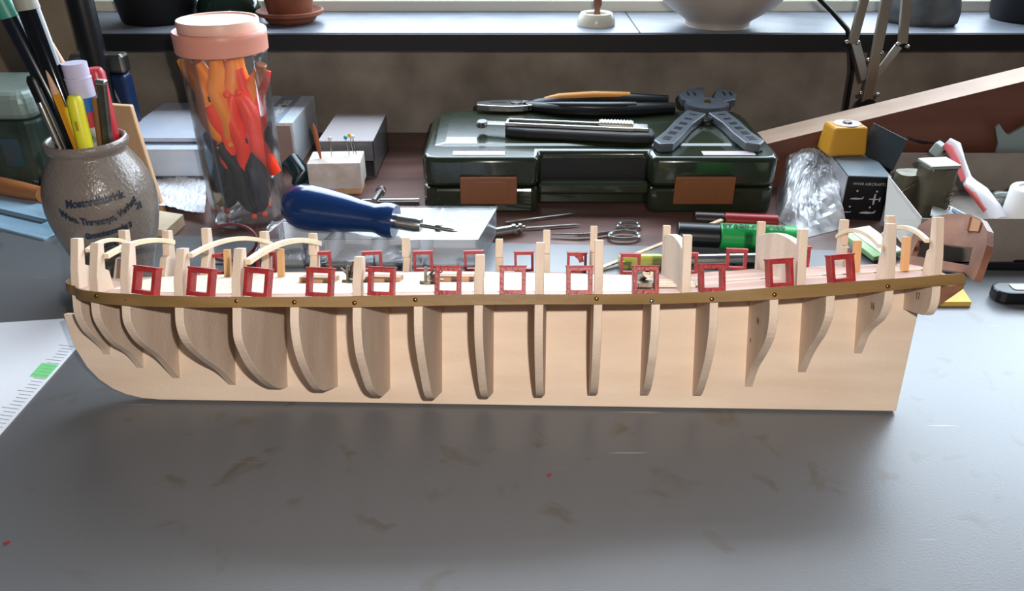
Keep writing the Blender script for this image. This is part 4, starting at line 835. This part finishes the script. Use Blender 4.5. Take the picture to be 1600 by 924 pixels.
# plastic bag
def mound(name, label, cat, outline, hpts, mt, seed, amp=.004, n=34):
    """film draped over a heap: outline on the table, height from a few peaks"""
    c0 = sum(outline, Vector((0,0,0)))/len(outline); rnd = random.Random(seed)
    ws_ = [(rnd.uniform(-150,150), rnd.uniform(-150,150), rnd.uniform(0,6.3)) for _ in range(7)]; vs = []; fs = []; m = len(outline); R_ = n//2
    def hgt(p, e):
        z = sum(h_*math.exp(-((p.x-q.x)**2+(p.y-q.y)**2)/(r_*r_)) for q, h_, r_ in hpts); f_ = sum(abs(math.sin(kx*p.x+ky*p.y+ph)) for kx, ky, ph in ws_)/len(ws_)
        return (z+amp*f_+rnd.uniform(0, amp*.15))*min(1, e*5)
    dense = []
    for i in range(m):
        for k_ in range(10): dense.append(outline[i].lerp(outline[(i+1) % m], k_/10))
    for r in range(R_+1):
        e = 1-r/R_
        for p in dense:
            q = c0.lerp(p, r/R_); vs.append((q.x-c0.x, q.y-c0.y, hgt(q, e)+.0004))
    M_ = len(dense)
    for r in range(R_):
        for k_ in range(M_): fs.append((r*M_+k_, r*M_+(k_+1) % M_, (r+1)*M_+(k_+1) % M_, (r+1)*M_+k_))
    o = MB().add(vs, fs).build(name, mt); o.location = c0; return tag(o, label, cat)
ol = [G(*p_, T0) for p_ in ((1214,345),(1262,372),(1324,356),(1310,325),(1292,285),(1272,276),(1236,276),(1212,290))]
mound('plastic_bag', 'crumpled clear plastic bag with white wrapping between case and black box', 'bag', ol, [(G(1240,276,T0), .042, .030), (G(1258,306,T0), .024, .035), (G(1285,335,T0), .009, .03)], film('bag_film', haze=.75, rough=.18, gain=2.0, noise=45), 11, .010)
# cardboard tray
yF, yB = .537, .683; zt_ = V(1500,342,yF).z
tL = V(1441,342,yF).x; tB = V(1398,242,yB).x; tR = .62
tr = thing('cardboard_tray', 'shallow grey brown cardboard tray with clutter at the right edge', 'tray', at((tL, yF, .0003)))
m_tr = mat('grey_card', '857a70', .8, col2='8f857b', noise=1, nscale=60); H_ = zt_-.0003
MB().box(((tR-tL)/2,.0006,H_/2), (tR-tL,.0012,H_)).build('front_wall', m_tr, tr)
MB().box(((tR-tB)/2+tB-tL,yB-yF,H_/2), (tR-tB,.0012,H_)).build('back_wall', m_tr, tr)
MB().prism([(0,0),(tR-tL,0),(tR-tL,yB-yF),(tB-tL,yB-yF)], 0, .001).build('bottom', m_tr, tr)
q3 = [V(1441,340,yF-.002), V(1437,366,yF-.004), V(1418,390,yF-.002), V(1382,345,yF+.035), V(1389,274,yF+.055)]
a_ = [tuple(p-Vector((tL,yF,.0003))) for p in q3]; MB().slab(a_, [(x-.0008,y-.0006,z) for x, y, z in a_]).build('side_flap', mat('pale_card', 'bdb8b2', .7), tr)
# tin lighter, toothbrush, tube, cap in the tray
ti = V(1422,330,.585); tin = thing('metal_tin', 'tarnished rectangular metal tin with stamped letters standing in the tray', 'tin', at((V(1452,320,.60).x, .60, .0015), .12))
tz = V(1452,258,.60).z-.0015
MB().rbox((-.001,0,tz/2), (.0235,.020,tz), .003).build('body', mat('tarnished_metal', '4f4a3c', .4, .5, col2='6d6655', noise=1, nscale=50, bump=.6, bscale=120), tin, bevel=.001)
MB().box((-.001,.0,tz+.0015), (.0245,.021,.003)).build('crimped_top', mat('tin_light', '8d8f86', .35, .5), tin, bevel=.001)
text('stamp', 'SAN', .008, m_cast, tin, Matrix(((0,-1,0,.008),(0,0,-1,-.0112),(1,0,0,tz*.5),(0,0,0,1))), .0003)
o = MB().rbox((0,0,.022), (.022,.018,.042), .006).tube([(-.009,-.0092,.006),(-.009,-.0092,.030),(0,-.0092,.038),(.009,-.0092,.030),(.009,-.0092,.006)], .0015, 8).build('metal_canister', MATS['tarnished_metal'], smooth=True, bevel=.001); o.matrix_world = at((V(1408,320,.615).x, .612, .0015), .1); tag(o, 'rounded tarnished metal canister left of the rectangular tin', 'canister')
bh = [V(1480,222,.640), V(1490,229,.636), V(1501,252,.622), V(1510,278,.61), V(1516,287,.605), V(1530,300,.592), V(1548,325,.575), V(1562,346,.562)]
m_tb = mat('toothbrush_white', 'd6d2d4', .3); o0 = bh[-1].copy()
br = thing('toothbrush', 'white and pink toothbrush leaning head up in the cardboard tray', 'toothbrush', at(o0))
MB().tube([p-o0 for p in bh], [.0050,.0066,.0040,.0042,.0056,.0072,.0076,.0066], 14, .75).build('handle', m_tb, br, smooth=True)
MB().tube([p-o0+Vector((-.0035,-.0035,-.0012)) for p in bh[:4]], [.0036,.0046,.0032,.0024], 12, .8).build('head_rim', mat('pink_rubber', 'd8686c', .5), br, smooth=True)
MB().tube([p-o0+Vector((-.0046,-.004,-.001)) for p in bh[4:7]], [.0022,.0034,.0030], 12, .8).build('grip_stripe', mat('pink_rubber2', 'c8524f', .5), br, smooth=True)
MB().box((0,0,0), (.008,.010,.010), axis(bh[0]-o0+Vector((-.004,.004,-.007)), bh[1]-o0+Vector((-.004,.004,-.007)))).build('bristles', mat('bristle', '9fb0ac', .7), br, bevel=.001)
p = V(1552,300,.64); q_ = V(1592,312,.635); p.z = .010; q_.z = .010
o = thing('glass_vial', 'small clear glass vial lying in the tray beside the toothbrush', 'vial', axis(p, q_))
MB().lathe([(0,0),(.006,.001),(.0075,.004),(.0075,(q_-p).length),(.0068,(q_-p).length)], ry90(), 24).build('glass', mat('grey_glass', '9aa09a', .08, alpha=.6, spec=1.0), o, smooth=True)
MB().lathe([(.005,.006),(.005,(q_-p).length-.004)], ry90(), 16).build('contents', m_dsteel, o, smooth=True)
P_ = V(1600,345,.57); o = MB().lathe([(0,0),(.0155,0),(.0160,.001),(.0150,zt_+.006),(.0140,zt_+.0075),(.010,zt_+.0075),(.009,zt_+.006),(0,zt_+.006)], None, 32).build('plastic_cap', m_white, smooth=True); o.location = (V(1602,330,.575).x, .575, .0015); tag(o, 'white round plastic cap standing in the tray at the right edge', 'cap')  # a round white plastic cap, not a vessel
o = MB().box((0,0,.0005), (.055,.040,.001)).build('printed_card', mat('printed_card', 'd9dcd2', .5, col2='b8c4c8', noise=1, nscale=90), None); o.matrix_world = at((V(1510,335,.58).x, .578, .014), -.5, .0, .35)
MB().box((.012,.006,.0013), (.016,.010,.0006)).build('red_print', mat('card_red', 'b84050', .5), o); MB().box((-.006,.012,.0013), (.012,.007,.0006)).build('blue_print', mat('card_blue', '42688a', .5), o)
tag(o, 'printed white card with red and blue marks lying under the toothbrush', 'card')
# glue packet beside flap
gx = V(1400,355,.545)
o = MB().box((0,0,0), (.028,.040,.004)).build('green_packet', mat('green_white_packet', 'a6c88a', .4), bevel=.0006); o.matrix_world = at((V(1376,378,.545).x, .560, .0060), .35, .12)
MB().box((.004,0,.0023), (.020,.038,.0004)).build('white_panel', mat('packet_white', 'dcdcd8', .4), o); tag(o, 'green and white packet between the plastic bag and the cardboard flap', 'packet')

# ------------------------------------------------------------------ table front of the case
def marker(name, label, pa, pb, r, m_body, capm, lettering=None):
    p, q_ = G(*pa, r+.0002), G(*pb, r+.0002); Ln = (q_-p).length; t = thing(name, label, 'marker', axis(p, q_)); cl = Ln*.36
    b_ = MB().rbox((0,0,0), (.9,.9,.9), .2); 
    MB().prism([(r*.9*math.cos(a_)+0, r*1.0*math.sin(a_)) for a_ in [math.radians(k_*30+15) for k_ in range(12)]], cl, Ln, Matrix.Rotation(math.pi/2, 4, 'Y')).build('barrel', m_body, t, smooth=True, bevel=.001)
    MB().prism([(r*.85*math.cos(a_), r*.95*math.sin(a_)) for a_ in [math.radians(k_*30+15) for k_ in range(12)]], 0, cl, Matrix.Rotation(math.pi/2, 4, 'Y')).build('cap', capm, t, smooth=True, bevel=.001)
    if lettering: text('lettering', lettering, .0072, m_black, t, Matrix.Translation((cl+(Ln-cl)*.42,-.003,r*.93)), .0001, bold=.0002)
marker('highlighter', 'green highlighter with black cap lying behind the ship at the right', (1058,366), (1243,374), .0112, mat('marker_green', '1f9a48', .35), m_black, 'STABILO BOSS')
marker('marker', 'dark red marker lying at the foot of the green case', (1085,341), (1215,347), .0065, mat('marker_red', '8e1a1c', .35), mat('marker_dark', '2a1a18', .35), None)
p, q_ = G(965,409,.0045), G(1256,403,.0045); Ln = (q_-p).length
t = thing('screwdriver', 'long steel screwdriver with clear yellow handle lying behind the ship deck', 'screwdriver', axis(p, q_))
MB().lathe([(0,0),(.0050,.001),(.0060,.006),(.0058,.030),(.0048,.036),(0,.036)], ry90(), 10).build('handle', mat('yellow_acetate', 'c8c858', .08, alpha=.8, spec=1.0), t, smooth=True)
MB().lathe([(.0032,.034),(.0046,.044),(.0046,Ln-.02),(.0036,Ln-.002),(0,Ln)], ry90(), 20).build('shank', m_steel, t, smooth=True)
o = MB().tube([Vector((0,0,0)), Vector((.12,.09,.0))], .0014, 6).build('wooden_strip', mat('strip_wood', 'c9a98e', .5)); pa, pb = G(934,421,.0015), G(1128,344,.012)
o.data.transform(Matrix.Identity(4)); 
me_ = MB().box(((pb-pa).length/2,0,0), ((pb-pa).length,.0032,.0014)); bpy.data.objects.remove(o); o = me_.build('wooden_strip', MATS['strip_wood']); o.matrix_world = axis(pa, pb); tag(o, 'thin pale wooden strip lying aslant behind the ship', 'wood strip')
# scissors-like clamp (haemostat)
t = thing('surgical_clamp', 'thin steel locking forceps with ring handles lying in front of the case', 'forceps', at(G(930,368,T0+.003)))
g0 = G(930,368,T0+.003)
def tq(px, py, dz=0): return G(px, py, T0+.003+dz)-g0
MB().tube([tq(862,366), tq(900,368), tq(935,366), tq(953,363)], [.0009,.0015,.0018,.0014], 8).build('jaw', m_steel, t, smooth=True)
for (cx_, cy_, rx_, ry_) in ((975,368,24,6),(982,352,17,5)):
    b_ = MB().tube([tq(cx_+rx_*math.cos(k_*math.pi/12), cy_+ry_*math.sin(k_*math.pi/12)) for k_ in range(24)]+[tq(cx_+rx_, cy_)], .0016, 8).build('ring_handle', m_steel, t, smooth=True)
for pa, pb, nm, lb in (((800,358),(906,351),'steel_needle','long thin steel needle lying in front of the case, the lower one'), ((790,348),(905,333),'steel_needle','long thin steel needle lying in front of the case, the upper one')):
    p, q_ = G(*pa, T0+.002), G(*pb, T0+.002); o = MB().lathe([(.0011,0),(.0010,(q_-p).length*.9),(.0003,(q_-p).length)], ry90(), 8).build(nm, m_dsteel, smooth=True); o.matrix_world = axis(p, q_); tag(o, lb, 'needle', 'needles by the case')
t = thing('steel_collet', 'short stepped chrome tool tip poking out right of the clear box', 'tool', axis(G(770,364,T0+.005), G(818,356,T0+.005)))
MB().lathe([(.003,0),(.0042,.001),(.0042,.016),(.0050,.0162),(.0050,.019),(.003,.0192),(.003,.022),(.0046,.0222),(.0046,.0245),(.002,.0247),(.002,.028),(0,.028)], ry90(), 20).build('body', m_steel, t, smooth=True)
t = thing('rubber_ring', 'thin dark red ring standing tilted behind the second and third ship posts', 'ring', at(G(360,402,.002)))
rg = []
for k_ in range(33):
    a_ = k_/32*2*math.pi; rg.append((.0205*math.cos(a_), .010*math.sin(a_)+.004, .0105+.0105*math.sin(a_)))
MB().tube(rg, .0011, 8).build('band', mat('dark_red_rubber', '7c3a3c', .4), t, smooth=True)
# plastic bag under the ring and left of the organiser
sheet('plastic_wrap', 'clear crumpled plastic wrap lying on the board left of the clear box', 'plastic film', [G(392,412,.001), G(478,412,.001), G(470,352,.001), G(425,352,.001)], m_film, .008, 21)
sheet('plastic_wrap', 'clear crumpled plastic wrap in front of the clear box behind the ship', 'plastic film', [G(480,418,.001), G(640,418,.001), G(640,384,.001), G(480,384,.001)], m_film, .006, 22)
# paper with ruler-like ticks, left
pp = [G(-40,507,.0006), G(100,498,.0006), G(125,537,.0006), G(-40,725,.0006)]; c0 = G(40,560,.0)
o = MB().slab([tuple(p-c0-Vector((0,0,.0004))) for p in pp], [tuple(p-c0) for p in pp]).build('paper_sheet', mat('paper', 'e9eaf0', .6, col2='f2f3f7', noise=1, nscale=8)); o.location = c0
tag(o, 'white paper plan with ticks and a green mark along its edge', 'paper')
e0, e1 = pp[2], pp[3]; ed = (e1-e0).normalized(); inn = Vector((-1,.18,0)).normalized()
tk = MB()
for k_ in range(46):
    q = e0+ed*(.004+.0032*k_)+inn*.002-c0; Lk = .0105 if k_ % 5 == 0 else .0075; q2 = q+inn*Lk; n_ = ed*.00022; up_ = Vector((0,0,.0001))
    tk.slab([tuple(q-n_), tuple(q+n_), tuple(q2+n_), tuple(q2-n_)], [tuple(q-n_+up_), tuple(q+n_+up_), tuple(q2+n_+up_), tuple(q2-n_+up_)])
tk.build('tick_marks', mat('tick_grey', '9a9ca6', .6), o)
q = e0+ed*.024+inn*.0015-c0; gq = [q, q+ed*.0145, q+ed*.0145+inn*.0115, q+inn*.0115]; up_ = Vector((0,0,.00006))
MB().slab([tuple(v) for v in gq], [tuple(v+up_) for v in gq]).build('green_mark', mat('green_ink', '84e08c', .6), o)
# yellow sponge pad and black phone-like device at the right
pq = [G(1462,479,0), G(1516,479,0), G(1503,459,0), G(1462,459,0)]; c0 = G(1490,470,0)
o = MB().prism([tuple((p-c0).xy) for p in pq], .0002, .0035).build('sticky_pad', mat('yellow_pad', 'dcb24e', .6)); o.location = c0; tag(o, 'small yellow note pad lying under the stern of the ship', 'note pad')
t = thing('black_gadget', 'black rounded gadget with glassy top lying at the right edge of the board', 'gadget', at(G(1600,468,0), -.02))
MB().rbox((0.006,0,.0045), (.058,.018,.009), .008).build('body', m_black, t, bevel=.002, seg=3)
MB().rbox((0.010,.001,.0092), (.042,.009,.0006), .002).build('screen', mat('dark_glass', '3a4648', .08), t)
p, q_ = G(1542,416,.003), G(1660,418,.003); o = MB().tube([(0,0,0),((q_-p).length,0,0)], .0030, 10).build('black_rod', m_black, smooth=True); o.matrix_world = axis(p, q_); tag(o, 'thicker black rod lying in front of the cardboard tray', 'rod')
p, q_ = G(1540,403,.002), G(1660,414,.002); o = MB().tube([(0,0,0),((q_-p).length,0,0)], .0012, 8).build('black_rod', m_black, smooth=True); o.matrix_world = axis(p, q_); tag(o, 'thin black rod aslant against the front of the cardboard tray', 'rod')

for px, py, sz, lb in ((858,744,.0016,'tiny red paint chip on the grey board in front of the ship'), (11,850,.0016,'tiny red paint chip near the lower left corner of the grey board')):
    o = MB().ball((0,0,.0006), 1, 3, (sz, sz*.5, .0005)).build('paint_chip', m_red); o.matrix_world = at(G(px, py), .5); tag(o, lb, 'paint chip')
